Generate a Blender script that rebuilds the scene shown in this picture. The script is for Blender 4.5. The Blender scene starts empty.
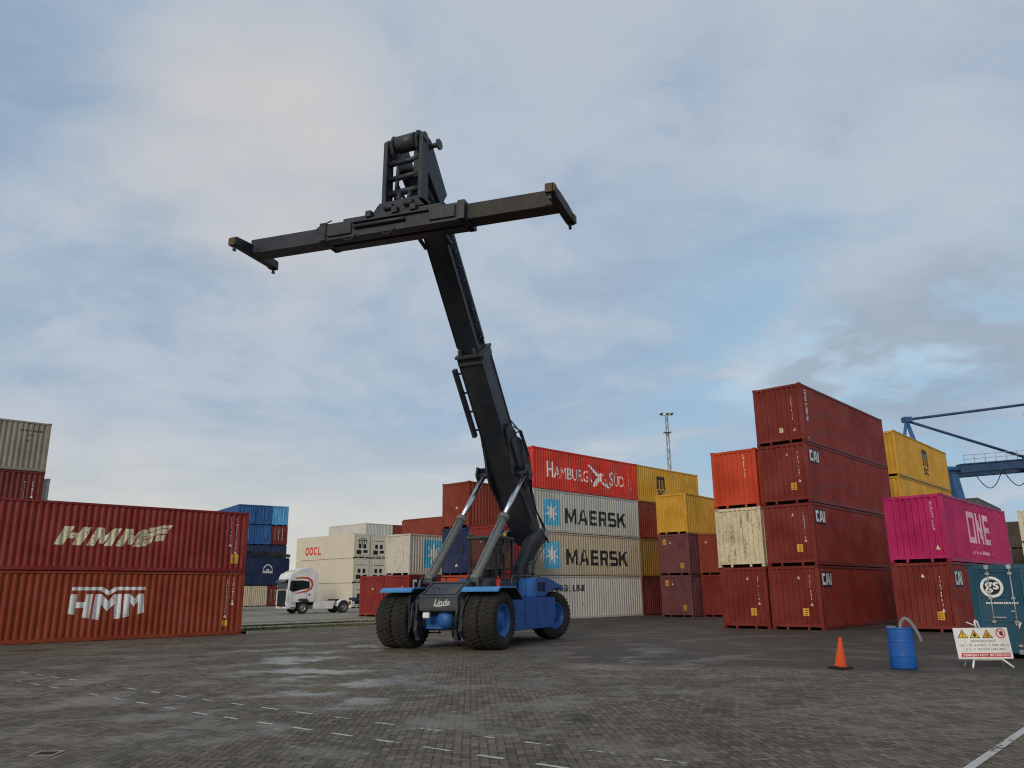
import bpy, bmesh, math, random
from mathutils import Vector, Matrix
random.seed(7)
PI = math.pi
rad = math.radians
SC = bpy.context.scene
COL = SC.collection

# ------------------------------------------------------------------ camera
cam_d = bpy.data.cameras.new('camera')
cam = bpy.data.objects.new('camera', cam_d)
COL.objects.link(cam)
cam_d.sensor_width = 36.0
cam_d.lens = 798.0 / 1024.0 * 36.0
cam_d.clip_start = 0.1
cam_d.clip_end = 5000
cam.matrix_world = (Matrix.Translation((0, 0, 1.82)) @ Matrix.Rotation(rad(90 + 14.62), 4, 'X')
                    @ Matrix.Rotation(rad(-0.61), 4, 'Z'))
SC.camera = cam

# ------------------------------------------------------------------ light
SUN_EL, SUN_AZ = rad(24), rad(-158)          # azimuth clockwise from +Y: thin sun from behind the left shoulder
SC.view_settings.view_transform = 'Standard'
SC.view_settings.look = 'None'
SC.view_settings.exposure = 0.0
SC.view_settings.gamma = 1.0
SC.cycles.filter_width = 1.15
sun_d = bpy.data.lights.new('sun', 'SUN')
sun_d.energy = 1.5
sun_d.angle = rad(14)
sun_d.color = (1.0, 0.86, 0.68)
sun = bpy.data.objects.new('sun', sun_d)
COL.objects.link(sun)
sdir = Vector((math.sin(SUN_AZ) * math.cos(SUN_EL), math.cos(SUN_AZ) * math.cos(SUN_EL), math.sin(SUN_EL)))
sun.rotation_euler = sdir.to_track_quat('Z', 'Y').to_euler()
sun.location = sdir * 200

world = bpy.data.worlds.new('World')
SC.world = world
world.use_nodes = True


class NT:
    """little helper to write node trees as expressions"""
    def __init__(s, tree):
        s.t = tree
        s.n = tree.nodes
        s.l = tree.links

    def new(s, typ, **kw):
        n = s.n.new(typ)
        for k, v in kw.items():
            setattr(n, k, v)
        return n

    def put(s, sock, v):
        if isinstance(v, bpy.types.NodeSocket):
            s.l.new(v, sock)
        elif v is not None:
            if sock.type == 'RGBA' and not isinstance(v, (int, float)) and len(v) == 3:
                v = (*v, 1)
            sock.default_value = v

    def m(s, op, a, b=None, c=None, clamp=False):
        n = s.new('ShaderNodeMath', operation=op, use_clamp=clamp)
        s.put(n.inputs[0], a)
        if b is not None:
            s.put(n.inputs[1], b)
        if c is not None:
            s.put(n.inputs[2], c)
        return n.outputs[0]

    def vm(s, op, a, b=None):
        n = s.new('ShaderNodeVectorMath', operation=op)
        s.put(n.inputs[0], a)
        if b is not None:
            if op == 'SCALE':
                s.put(n.inputs[3], b)
            else:
                s.put(n.inputs[1], b)
        return n.outputs[1] if op in ('DOT_PRODUCT', 'LENGTH', 'DISTANCE') else n.outputs[0]

    def mix(s, f, a, b, blend='MIX'):
        n = s.new('ShaderNodeMix', data_type='RGBA', blend_type=blend)
        s.put(n.inputs[0], f)
        s.put(n.inputs[6], a)
        s.put(n.inputs[7], b)
        return n.outputs[2]

    def fmix(s, f, a, b):
        n = s.new('ShaderNodeMix', data_type='FLOAT')
        s.put(n.inputs[0], f)
        s.put(n.inputs[2], a)
        s.put(n.inputs[3], b)
        return n.outputs[0]

    def noise(s, vec, scale, detail=4, rough=0.55, dist=0.0, color=False):
        n = s.new('ShaderNodeTexNoise')
        s.put(n.inputs['Vector'], vec)
        n.inputs['Scale'].default_value = scale
        n.inputs['Detail'].default_value = detail
        n.inputs['Roughness'].default_value = rough
        n.inputs['Distortion'].default_value = dist
        return n.outputs[1] if color else n.outputs[0]

    def ss(s, x, lo, hi, a=0.0, b=1.0):
        n = s.new('ShaderNodeMapRange', interpolation_type='SMOOTHSTEP')
        s.put(n.inputs[0], x)
        n.inputs[1].default_value = lo
        n.inputs[2].default_value = hi
        n.inputs[3].default_value = a
        n.inputs[4].default_value = b
        return n.outputs[0]

    def sep(s, v):
        n = s.new('ShaderNodeSeparateXYZ')
        s.put(n.inputs[0], v)
        return n.outputs

    def comb(s, x, y, z):
        n = s.new('ShaderNodeCombineXYZ')
        s.put(n.inputs[0], x)
        s.put(n.inputs[1], y)
        s.put(n.inputs[2], z)
        return n.outputs[0]


def build_sky():
    N = NT(world.node_tree)
    N.n.clear()
    out = N.new('ShaderNodeOutputWorld')
    bg = N.new('ShaderNodeBackground')
    bg.inputs['Strength'].default_value = 0.1
    N.l.new(bg.outputs[0], out.inputs[0])
    sky = N.new('ShaderNodeTexSky', sky_type='NISHITA')
    sky.sun_disc = False
    sky.sun_elevation = SUN_EL
    sky.sun_rotation = SUN_AZ
    sky.air_density = 1.0
    sky.dust_density = 1.5
    d = N.new('ShaderNodeTexCoord').outputs['Generated']
    x, y, z = N.sep(d)
    zz = N.m('ADD', N.m('MAXIMUM', z, 0.0), 0.24)
    p = N.comb(N.m('DIVIDE', x, zz), N.m('DIVIDE', y, zz), 0.0)
    warp = N.noise(p, 1.1, 3, 0.5, color=True)
    pw = N.vm('ADD', p, N.vm('SCALE', N.vm('SUBTRACT', warp, (0.5, 0.5, 0.5)), 0.55))
    big = N.noise(N.vm('ADD', pw, (3.1, 1.7, 0.0)), 0.62, 5, 0.5)
    med = N.noise(N.vm('ADD', N.vm('MULTIPLY', pw, (0.75, 1.15, 1)), (7.3, 2.2, 0.4)), 1.5, 6, 0.55)
    fine = N.noise(N.vm('ADD', pw, (1.3, 9.2, 2.0)), 4.2, 6, 0.6)
    dens = N.m('ADD', N.m('MULTIPLY', big, 0.42), N.m('ADD', N.m('MULTIPLY', med, 0.36), N.m('MULTIPLY', fine, 0.22)))

    def lobe(vec, lo, hi):
        v = Vector(vec).normalized()
        dn = N.vm('NORMALIZE', d)
        return N.ss(N.m('ADD', N.vm('DOT_PRODUCT', dn, tuple(v)), N.m('MULTIPLY', N.m('SUBTRACT', med, 0.5), 0.05)), lo, hi)
    # colours of the cloud layer (radiance x10, the background strength is 0.1)
    grey = (3.45, 4.5, 5.85)
    pale = (4.95, 5.65, 6.5)
    c = N.mix(N.ss(dens, 0.41, 0.59), grey, pale)
    # small lumps and a lilac cast in places
    c = N.mix(N.m('MULTIPLY', N.ss(fine, 0.50, 0.68), 0.28), c, (5.7, 6.15, 6.8))
    c = N.mix(N.m('MULTIPLY', N.ss(fine, 0.48, 0.34), 0.28), c, (3.3, 4.1, 5.3))
    c = N.mix(N.m('MULTIPLY', N.ss(big, 0.52, 0.66), 0.14), c, (5.0, 5.15, 5.8))
    # thin blue gaps
    blue = N.mix(0.45, sky.outputs[0], (3.0, 5.1, 7.2))
    gap = N.ss(N.m('ADD', N.m('MULTIPLY', med, 0.6), N.m('MULTIPLY', big, 0.4)), 0.50, 0.36)
    c = N.mix(N.m('MULTIPLY', gap, 0.5), c, blue)
    # the clearer band low on the right, and lilac greys higher up
    right_low = N.m('MULTIPLY', lobe((0.36, 0.90, 0.20), 0.955, 0.995), N.ss(fine, 0.62, 0.40))
    c = N.mix(N.m('MULTIPLY', right_low, 0.6), c, (3.3, 5.5, 7.3))
    bright_r = N.m('MULTIPLY', lobe((0.385, 0.884, 0.262), 0.990, 0.999), N.ss(med, 0.48, 0.60))
    c = N.mix(N.m('MULTIPLY', bright_r, 0.35), c, (6.0, 7.3, 8.3))
    dark_r = N.m('MULTIPLY', lobe((0.458, 0.855, 0.245), 0.988, 0.999), N.ss(fine, 0.40, 0.58))
    c = N.mix(N.m('MULTIPLY', dark_r, 0.7), c, (3.1, 3.75, 4.6))
    # warm light behind the thin cloud, upper left, and along the left horizon
    warm = N.m('MULTIPLY', lobe((-0.299, 0.822, 0.484), 0.976, 1.0), N.ss(big, 0.30, 0.62))
    c = N.mix(N.m('MULTIPLY', warm, 0.75), c, (7.0, 6.6, 6.2))
    hz = N.ss(z, 0.24, 0.03)
    hz = N.m('MULTIPLY', hz, N.ss(x, 0.35, -0.25))
    c = N.mix(N.m('MULTIPLY', hz, 0.9), c, (7.4, 7.0, 6.1))
    low = N.m('MULTIPLY', N.ss(z, 0.34, 0.12), N.ss(x, 0.0, -0.4))
    c = N.mix(N.m('MULTIPLY', low, N.m('MULTIPLY', N.ss(med, 0.58, 0.42), 0.35)), c, (4.2, 5.0, 5.8))
    cover = N.mix(0.10, c, sky.outputs[0])
    # below the horizon
    c2 = N.mix(N.ss(z, 0.0, -0.05), cover, (1.2, 1.15, 1.1))
    N.l.new(c2, bg.inputs['Color'])


build_sky()

# ------------------------------------------------------------------ materials
MATS = {}


def principled(name):
    m = bpy.data.materials.new(name)
    m.use_nodes = True
    N = NT(m.node_tree)
    b = N.n['Principled BSDF']
    return m, N, b


def objvec(N, rnd=True):
    v = N.new('ShaderNodeTexCoord').outputs['Object']
    if rnd:
        r = N.new('ShaderNodeObjectInfo').outputs['Random']
        v = N.vm('ADD', v, N.comb(N.m('MULTIPLY', r, 61.0), N.m('MULTIPLY', r, 37.0), N.m('MULTIPLY', r, 23.0)))
    return v


def paint(name, col, rough=0.5, dirt=0.35, rust=0.0, fade=0.25, metallic=0.0, spec=0.22,
          dirtcol=(0.09, 0.075, 0.06), rustcol=(0.19, 0.075, 0.03), streak=0.3, bump=0.0):
    if name in MATS:
        return MATS[name]
    m, N, b = principled(name)
    v = objvec(N)
    n1 = N.noise(v, 0.7, 5, 0.6)
    n2 = N.noise(N.vm('MULTIPLY', v, (1, 1, 0.10)), 7.0, 4, 0.6)
    n3 = N.noise(v, 9.0, 5, 0.65)
    light = tuple(min(1, c * (1 + 0.6 * fade) + 0.03 * fade) for c in col)
    dark = tuple(c * (1 - 0.8 * fade) for c in col)
    c = N.mix(N.ss(n1, 0.3, 0.7), dark, light)
    c = N.mix(N.m('MULTIPLY', N.ss(n2, 0.52, 0.75), streak), c, N.mix(0.5, col, dirtcol))
    c = N.mix(N.m('MULTIPLY', N.ss(N.m('ADD', N.m('MULTIPLY', n1, 0.45), N.m('MULTIPLY', n3, 0.55)), 0.47, 0.66), dirt * 0.8), c, dirtcol)
    if rust > 0:
        rm = N.m('ADD', N.m('MULTIPLY', n2, 0.55), N.m('MULTIPLY', n3, 0.45))
        c = N.mix(N.ss(rm, 0.66 - 0.2 * rust, 0.72 - 0.16 * rust), c, rustcol)
    N.l.new(c, b.inputs['Base Color'])
    N.put(b.inputs['Roughness'], N.fmix(n3, rough - 0.08, min(1, rough + 0.15)))
    b.inputs['Metallic'].default_value = metallic
    b.inputs['Specular IOR Level'].default_value = spec
    if not bump:
        # slight buckling of the sheet metal
        bn = N.new('ShaderNodeBump')
        bn.inputs['Strength'].default_value = 0.35
        bn.inputs['Distance'].default_value = 0.05
        N.l.new(N.noise(v, 1.9, 2, 0.5), bn.inputs['Height'])
        N.l.new(bn.outputs[0], b.inputs['Normal'])
    if bump:
        bn = N.new('ShaderNodeBump')
        bn.inputs['Strength'].default_value = bump
        bn.inputs['Distance'].default_value = 0.01
        N.l.new(n3, bn.inputs['Height'])
        N.l.new(bn.outputs[0], b.inputs['Normal'])
    MATS[name] = m
    return m


def plain(name, col, rough=0.5, metallic=0.0):
    return paint(name, col, rough, dirt=0.15, streak=0.1, metallic=metallic)


PC = {
    'maroon': paint('maroon paint', (0.155, 0.020, 0.016), 0.5, 0.3, 0.05),
    'wine': paint('wine paint', (0.190, 0.024, 0.016), 0.5, 0.3, 0.05),
    'brickred': paint('brick red paint', (0.275, 0.045, 0.015), 0.55, 0.3, 0.1),
    'crimson': paint('crimson paint', (0.245, 0.025, 0.021), 0.5, 0.25, 0.08),
    'red': paint('bright red paint', (0.62, 0.045, 0.025), 0.45, 0.15, 0.0, streak=0.12),
    'orange': paint('orange red paint', (0.55, 0.060, 0.018), 0.5, 0.25, 0.1),
    'rustred': paint('rust red paint', (0.235, 0.040, 0.020), 0.55, 0.35, 0.1),
    'darkred': paint('dark brown red paint', (0.15, 0.028, 0.022), 0.55, 0.35, 0.1),
    'grey': paint('pale grey paint', (0.49, 0.50, 0.45), 0.5, 0.35, 0.12, fade=0.2, streak=0.4),
    'beige': paint('grey beige paint', (0.50, 0.43, 0.31), 0.55, 0.4, 0.2, fade=0.2, streak=0.45),
    'white': paint('worn white paint', (0.62, 0.60, 0.55), 0.5, 0.3, 0.25, streak=0.3, fade=0.15),
    'cream': paint('cream white paint', (0.68, 0.62, 0.48), 0.45, 0.2, 0.05, fade=0.10),
    'rustywhite': paint('rusty white paint', (0.68, 0.59, 0.40), 0.6, 0.5, 0.60, streak=0.7, rustcol=(0.33, 0.17, 0.06)),
    'stripewhite': paint('streaked white paint', (0.60, 0.57, 0.48), 0.55, 0.4, 0.3, streak=0.5),
    'khaki': paint('grey khaki paint', (0.29, 0.26, 0.20), 0.55, 0.35, 0.1),
    'yellow': paint('ochre yellow paint', (0.60, 0.33, 0.035), 0.5, 0.3, 0.15),
    'oldyellow': paint('old mustard paint', (0.30, 0.17, 0.035), 0.6, 0.4, 0.3),
    'purple': paint('faded purple paint', (0.155, 0.052, 0.058), 0.55, 0.4, 0.2, streak=0.4),
    'blue': paint('blue paint', (0.022, 0.09, 0.27), 0.5, 0.3, 0.1),
    'navy': paint('navy paint', (0.016, 0.030, 0.088), 0.5, 0.25, 0.05),
    'skyblue': paint('light blue paint', (0.08, 0.33, 0.62), 0.5, 0.25, 0.1),
    'teal': paint('teal blue paint', (0.016, 0.082, 0.135), 0.45, 0.3, 0.1),
    'pink': paint('magenta pink paint', (0.43, 0.013, 0.108), 0.45, 0.12, 0.0, streak=0.12),
    'slate': paint('slate grey paint', (0.10, 0.115, 0.13), 0.55, 0.3, 0.1),
    'brown': paint('dark brown paint', (0.09, 0.065, 0.05), 0.6, 0.35, 0.2),
}
M_under = plain('underframe black', (0.018, 0.017, 0.016), 0.8)
M_white = paint('white lettering', (0.78, 0.77, 0.74), 0.5, 0.15, 0.0, streak=0.15)
M_creamtxt = paint('cream lettering', (0.72, 0.64, 0.42), 0.5, 0.25, 0.0, streak=0.3)
M_pinktxt = paint('pale pink lettering', (0.74, 0.45, 0.52), 0.5, 0.2, 0.0, streak=0.2)
M_blacktxt = plain('black lettering', (0.022, 0.022, 0.026), 0.5)
M_redtxt = plain('red lettering', (0.62, 0.035, 0.03), 0.5)
M_star = paint('light blue square', (0.10, 0.48, 0.70), 0.5, 0.15, 0.0, streak=0.15)
M_darkblue = plain('dark blue emblem', (0.012, 0.014, 0.03), 0.5)
def worn(m, amount):
    N = NT(m.node_tree)
    v = objvec(N)
    a = N.noise(v, 16.0, 5, 0.7)
    b2 = N.noise(N.vm('MULTIPLY', v, (1, 1, 0.12)), 6.0, 3, 0.6)
    f = N.m('ADD', N.m('MULTIPLY', a, 0.6), N.m('MULTIPLY', b2, 0.4))
    al = N.ss(f, 0.66 - amount, 0.58 - amount)
    N.l.new(al, N.n['Principled BSDF'].inputs['Alpha'])
    return m


worn(M_creamtxt, 0.05)
worn(M_blacktxt, 0.03)
worn(M_pinktxt, 0.02)
worn(M_star, 0.02)
worn(M_white, 0.015)
M_sticker = plain('yellow sticker', (0.72, 0.40, 0.05), 0.5)
M_stickerlines = plain('brown sticker print', (0.22, 0.10, 0.02), 0.5)
M_steel = plain('galvanised steel', (0.42, 0.43, 0.43), 0.42, 0.7)
M_dark = plain('dark grille', (0.014, 0.014, 0.015), 0.65)


# ------------------------------------------------------------------ mesh helpers
def box(bm, x0, x1, y0, y1, z0, z1, mi=0, M=None):
    v = [bm.verts.new(M @ Vector(c) if M else c) for c in
         ((x0, y0, z0), (x1, y0, z0), (x1, y1, z0), (x0, y1, z0), (x0, y0, z1), (x1, y0, z1), (x1, y1, z1), (x0, y1, z1))]
    fs = [(0, 3, 2, 1), (4, 5, 6, 7), (0, 1, 5, 4), (1, 2, 6, 5), (2, 3, 7, 6), (3, 0, 4, 7)]
    out = []
    for f in fs:
        fc = bm.faces.new([v[i] for i in f])
        fc.material_index = mi
        out.append(fc)
    return out


def tube(bm, p0, p1, r0, r1=None, n=12, mi=0, cap=True, smooth=True):
    p0, p1 = Vector(p0), Vector(p1)
    r1 = r0 if r1 is None else r1
    q = (p1 - p0).to_track_quat('Z', 'Y')
    a, b = [], []
    for i in range(n):
        t = 2 * PI * i / n
        o = q @ Vector((math.cos(t), math.sin(t), 0))
        a.append(bm.verts.new(p0 + o * r0))
        b.append(bm.verts.new(p1 + o * r1))
    for i in range(n):
        j = (i + 1) % n
        f = bm.faces.new((a[i], a[j], b[j], b[i]))
        f.material_index = mi
        f.smooth = smooth
    if cap:
        f = bm.faces.new(a[::-1]); f.material_index = mi
        f = bm.faces.new(b); f.material_index = mi


def path_tube(bm, pts, r, n=8, mi=0):
    pts = [Vector(p) for p in pts]
    rings = []
    for i, p in enumerate(pts):
        d = (pts[min(i + 1, len(pts) - 1)] - pts[max(i - 1, 0)])
        q = d.to_track_quat('Z', 'Y')
        rings.append([bm.verts.new(p + q @ Vector((math.cos(2 * PI * k / n) * r, math.sin(2 * PI * k / n) * r, 0))) for k in range(n)])
    for a, b in zip(rings, rings[1:]):
        # align rings to avoid twist
        off = min(range(n), key=lambda o: sum((a[k].co - b[(k + o) % n].co).length_squared for k in range(n)))
        b[:] = b[off:] + b[:off]
        for k in range(n):
            f = bm.faces.new((a[k], a[(k + 1) % n], b[(k + 1) % n], b[k]))
            f.smooth = True
            f.material_index = mi
    bm.faces.new(rings[0][::-1]).material_index = mi
    bm.faces.new(rings[-1]).material_index = mi


def prism(bm, poly, axis, lo, hi, mi=0):
    """extrude a 2D polygon along an axis: axis 'y' takes (x,z) points, 'x' takes (y,z), 'z' takes (x,y)"""
    def P(p, h):
        return {'y': (p[0], h, p[1]), 'x': (h, p[0], p[1]), 'z': (p[0], p[1], h)}[axis]
    a = [bm.verts.new(P(p, lo)) for p in poly]
    b = [bm.verts.new(P(p, hi)) for p in poly]
    n = len(poly)
    for i in range(n):
        bm.faces.new((a[i], a[(i + 1) % n], b[(i + 1) % n], b[i])).material_index = mi
    bm.faces.new(a[::-1]).material_index = mi
    bm.faces.new(b).material_index = mi


def lathe(bm, prof, center, axis=(0, 1, 0), n=32, mi=0, smooth=True):
    """prof: list of (radius, height along axis)"""
    q = Vector(axis).to_track_quat('Z', 'Y')
    c = Vector(center)
    rings = []
    for r, h in prof:
        if r < 1e-5:
            rings.append([bm.verts.new(c + q @ Vector((0, 0, h)))])
        else:
            rings.append([bm.verts.new(c + q @ Vector((r * math.cos(2 * PI * k / n), r * math.sin(2 * PI * k / n), h))) for k in range(n)])
    for a, b in zip(rings, rings[1:]):
        for k in range(n):
            l = (k + 1) % n
            if len(a) == 1 and len(b) == 1:
                continue
            if len(a) == 1:
                f = bm.faces.new((a[0], b[l], b[k]))
            elif len(b) == 1:
                f = bm.faces.new((a[k], a[l], b[0]))
            else:
                f = bm.faces.new((a[k], a[l], b[l], b[k]))
            f.smooth = smooth
            f.material_index = mi


def bevel(bm, w, seg=1):
    bmesh.ops.remove_doubles(bm, verts=bm.verts, dist=1e-5)
    bmesh.ops.bevel(bm, geom=list(bm.edges), offset=w, segments=seg, affect='EDGES', clamp_overlap=True)


def mesh_of(name, bm, nmat=1, normals=True):
    if normals:
        bmesh.ops.recalc_face_normals(bm, faces=bm.faces)
    me = bpy.data.meshes.new(name)
    bm.to_mesh(me)
    bm.free()
    for _ in range(nmat):
        me.materials.append(None)
    return me


def put(name, me, mats, parent=None):
    """link a mesh as one object, with the materials on the object"""
    o = bpy.data.objects.new(name, me)
    COL.objects.link(o)
    if not isinstance(mats, (list, tuple)):
        mats = [mats]
    while len(me.materials) < len(mats):
        me.materials.append(None)
    for i, mm in enumerate(mats):
        if me.materials[i] is None and me.users <= 1 and not me.get('shared'):
            me.materials[i] = mm
        else:
            o.material_slots[i].link = 'OBJECT'
            o.material_slots[i].material = mm
    o.parent = parent
    return o


def obj(name, bm, mats, parent=None, normals=True):
    n = len(mats) if isinstance(mats, (list, tuple)) else 1
    return put(name, mesh_of(name, bm, n, normals), mats, parent)


def thing(name, label, cat, loc=(0, 0, 0), rz=0.0, group=None):
    o = bpy.data.objects.new(name, None)
    o.empty_display_size = 0.3
    COL.objects.link(o)
    o.location = loc
    o.rotation_euler = (0, 0, rz)
    o['label'] = label
    o['category'] = cat
    if group:
        o['group'] = group
    return o


def tag(o, label, cat, group=None):
    o['label'] = label
    o['category'] = cat
    if group:
        o['group'] = group
    return o


def struct(o, kind='structure'):
    o['kind'] = kind
    return o


# ------------------------------------------------------------------ flat artwork (lettering and emblems), in metres on a face
def text_bm(body, bold=0.0, shear=0.0, spacing=1.0):
    cu = bpy.data.curves.new('lettering', 'FONT')
    cu.body = body
    cu.size = 1.0
    cu.offset = bold
    cu.shear = shear
    cu.space_character = spacing
    cu.resolution_u = 3
    o = bpy.data.objects.new('lettering', cu)
    COL.objects.link(o)
    bpy.context.view_layer.update()
    me = bpy.data.meshes.new_from_object(o.evaluated_get(bpy.context.evaluated_depsgraph_get()))
    bpy.data.objects.remove(o)
    bpy.data.curves.remove(cu)
    bm = bmesh.new()
    bm.from_mesh(me)
    bpy.data.meshes.remove(me)
    return bm


def fit(bm, x0, y0, x1, y1):
    xs = [v.co.x for v in bm.verts]
    ys = [v.co.y for v in bm.verts]
    ax, bx, ay, by = min(xs), max(xs), min(ys), max(ys)
    for v in bm.verts:
        v.co = Vector((x0 + (v.co.x - ax) / (bx - ax) * (x1 - x0), y0 + (v.co.y - ay) / (by - ay) * (y1 - y0), v.co.z))
    return bm


def add_text(dst, body, x0, y0, x1, y1, mi=0, lift=0.0, **kw):
    t = fit(text_bm(body, **kw), x0, y0, x1, y1)
    vm = {v: dst.verts.new((v.co.x, v.co.y, lift)) for v in t.verts}
    for f in t.faces:
        try:
            nf = dst.faces.new([vm[v] for v in f.verts])
            nf.material_index = mi
        except ValueError:
            pass
    t.free()


def add_poly(dst, pts, mi=0, lift=0.0):
    f = dst.faces.new([dst.verts.new((p[0], p[1], lift)) for p in pts])
    f.material_index = mi
    return f


def add_rect(dst, x0, y0, x1, y1, mi=0, lift=0.0):
    add_poly(dst, [(x0, y0), (x1, y0), (x1, y1), (x0, y1)], mi, lift)


def add_ring(dst, cx, cy, r0, r1, mi=0, lift=0.0, n=32, a0=0.0, a1=2 * PI):
    for k in range(n):
        t0, t1 = a0 + (a1 - a0) * k / n, a0 + (a1 - a0) * (k + 1) / n
        if r0 <= 0:
            add_poly(dst, [(cx, cy), (cx + r1 * math.cos(t0), cy + r1 * math.sin(t0)), (cx + r1 * math.cos(t1), cy + r1 * math.sin(t1))], mi, lift)
        else:
            add_poly(dst, [(cx + r0 * math.cos(t0), cy + r0 * math.sin(t0)), (cx + r1 * math.cos(t0), cy + r1 * math.sin(t0)),
                           (cx + r1 * math.cos(t1), cy + r1 * math.sin(t1)), (cx + r0 * math.cos(t1), cy + r0 * math.sin(t1))], mi, lift)


def star(dst, cx, cy, r, mi, lift, n=7, inner=0.36):
    pts = []
    for k in range(2 * n):
        rr = r if k % 2 == 0 else r * inner
        t = PI / 2 + PI * k / n
        pts.append((cx + rr * math.cos(t), cy + rr * math.sin(t)))
    for k in range(2 * n):
        add_poly(dst, [(cx, cy), pts[k], pts[(k + 1) % (2 * n)]], mi, lift)


def corr(u, length, period, depth, u0):
    """distance inward of a corrugated wall at position u"""
    n = max(1, round((length - 2 * u0) / period))
    p = (length - 2 * u0) / n
    if u <= u0 or u >= length - u0:
        return 0.0
    t = ((u - u0) % p) / p
    if t < 0.13 or t > 0.87:
        return 0.0
    if t < 0.37:
        return depth * (t - 0.13) / 0.24
    if t < 0.63:
        return depth
    return depth * (0.87 - t) / 0.24


def corr_breaks(length, period, u0):
    n = max(1, round((length - 2 * u0) / period))
    p = (length - 2 * u0) / n
    out = [u0]
    for k in range(n):
        out += [u0 + p * (k + f) for f in (0.13, 0.37, 0.63, 0.87)]
    return out + [length - u0]


SIDE_P, SIDE_D, SIDE_U0 = 0.278, 0.046, 0.165
END_P, END_D, END_U0 = 0.26, 0.062, 0.175


def face_map(face, L, W):
    """(u right, v up, w outward) on a face of the container -> local x,y,z (x along the length, y across, origin at the near corner)"""
    if face == 'S':          # long side at y = 0
        return lambda u, v, w: (u, -w, v)
    if face == 'B':          # long side at y = W
        return lambda u, v, w: (L - u, W + w, v)
    if face == 'E':          # end at x = 0
        return lambda u, v, w: (-w, W - u, v)
    return lambda u, v, w: (L + w, u, v)     # 'F' end at x = L


def conform(bm, face, L, W, flat=False, lift=0.004):
    fl = L if face in 'SB' else W
    per, dep, u0 = (SIDE_P, SIDE_D, SIDE_U0) if face in 'SB' else (END_P, END_D, END_U0)
    if not flat:
        xs = [v.co.x for v in bm.verts]
        a, b = min(xs), max(xs)
        for br in corr_breaks(fl, per, u0):
            if a < br < b:
                bmesh.ops.bisect_plane(bm, geom=list(bm.verts) + list(bm.edges) + list(bm.faces), plane_co=(br, 0, 0), plane_no=(1, 0, 0), dist=1e-6)
    F = face_map(face, L, W)
    rec = 0.012
    for v in bm.verts:
        d = 0 if flat else corr(v.co.x, fl, per, dep, u0)
        v.co = Vector(F(v.co.x, v.co.y, -rec - d + lift + v.co.z))


# --- emblem builders: each returns (bm, mats)
def art_text(body, x0, y0, x1, y1, mat, **kw):
    def f():
        bm = bmesh.new()
        add_text(bm, body, x0, y0, x1, y1, **kw)
        return bm, [mat]
    return f


def block_word(dst, word, x0, y0, x1, y1, mi=0, lift=0.0):
    W = {'M': 1.25, 'A': 1.12, 'E': 0.92, 'R': 1.0, 'S': 0.98, 'K': 1.05}
    gap, t = 0.20, 0.25
    total = sum(W[c] for c in word) + gap * (len(word) - 1)
    k = (x1 - x0) / total
    h = y1 - y0
    x = x0
    for c in word:
        w = W[c]

        def P_(pts):
            add_poly(dst, [(x + px * k, y0 + py * h) for px, py in pts], mi, lift)

        def Rr(a, b, c_, d):
            P_([(a, b), (c_, b), (c_, d), (a, d)])
        m = w / 2
        if c == 'M':
            Rr(0, 0, t, 1)
            Rr(w - t, 0, w, 1)
            P_([(t, 1), (t, 0.60), (m, 0.02), (m, 0.42)])
            P_([(w - t, 1), (m, 0.42), (m, 0.02), (w - t, 0.60)])
        elif c == 'A':
            P_([(0, 0), (t, 0), (m + 0.02, 1), (m - 0.15, 1)])
            P_([(w - t, 0), (w, 0), (m + 0.15, 1), (m + 0.02, 1)])
            P_([(0.30, 0.22), (w - 0.30, 0.22), (w - 0.37, 0.42), (0.37, 0.42)])
        elif c == 'E':
            Rr(0, 0, t, 1)
            for yy in (0, 0.41, 0.80):
                Rr(t, yy, w - (0.08 if yy == 0.41 else 0), yy + 0.20)
        elif c == 'R':
            Rr(0, 0, t, 1)
            Rr(t, 0.80, w - 0.12, 1)
            Rr(t, 0.36, w - 0.12, 0.55)
            P_([(w - t, 0.55), (w - 0.12, 0.42), (w, 0.52), (w, 0.88), (w - 0.12, 1), (w - t, 0.80)])
            P_([(w - t - 0.18, 0.36), (w - t + 0.08, 0.36), (w + 0.03, 0), (w - 0.25, 0)])
        elif c == 'S':
            Rr(0.10, 0.80, w - 0.06, 1)
            Rr(0.10, 0.40, w - 0.10, 0.60)
            Rr(0.06, 0, w - 0.10, 0.20)
            P_([(0, 0.50), (0.10, 0.40), (t, 0.60), (t, 0.80), (0.10, 1), (0, 0.90)])
            P_([(w - t, 0.20), (w - 0.10, 0), (w, 0.10), (w, 0.50), (w - 0.10, 0.60), (w - t, 0.40)])
        elif c == 'K':
            Rr(0, 0, t, 1)
            P_([(t, 0.32), (t, 0.64), (w - 0.30, 1), (w, 1)])
            P_([(0.42, 0.56), (0.60, 0.80), (w + 0.02, 0), (w - 0.30, 0)])
        x += (w + gap) * k


def art_star_text(sx0, sy0, sx1, sy1, tx0, ty0, tx1, ty1, body):
    def f():
        bm = bmesh.new()
        add_rect(bm, sx0, sy0, sx1, sy1, 0, 0.0)
        star(bm, (sx0 + sx1) / 2, (sy0 + sy1) / 2, min(sx1 - sx0, sy1 - sy0) * 0.44, 1, 0.003)
        if body:
            block_word(bm, body, tx0, ty0, tx1, ty1, 2, 0.0)
        return bm, [M_star, M_white, M_blacktxt]
    return f


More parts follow.
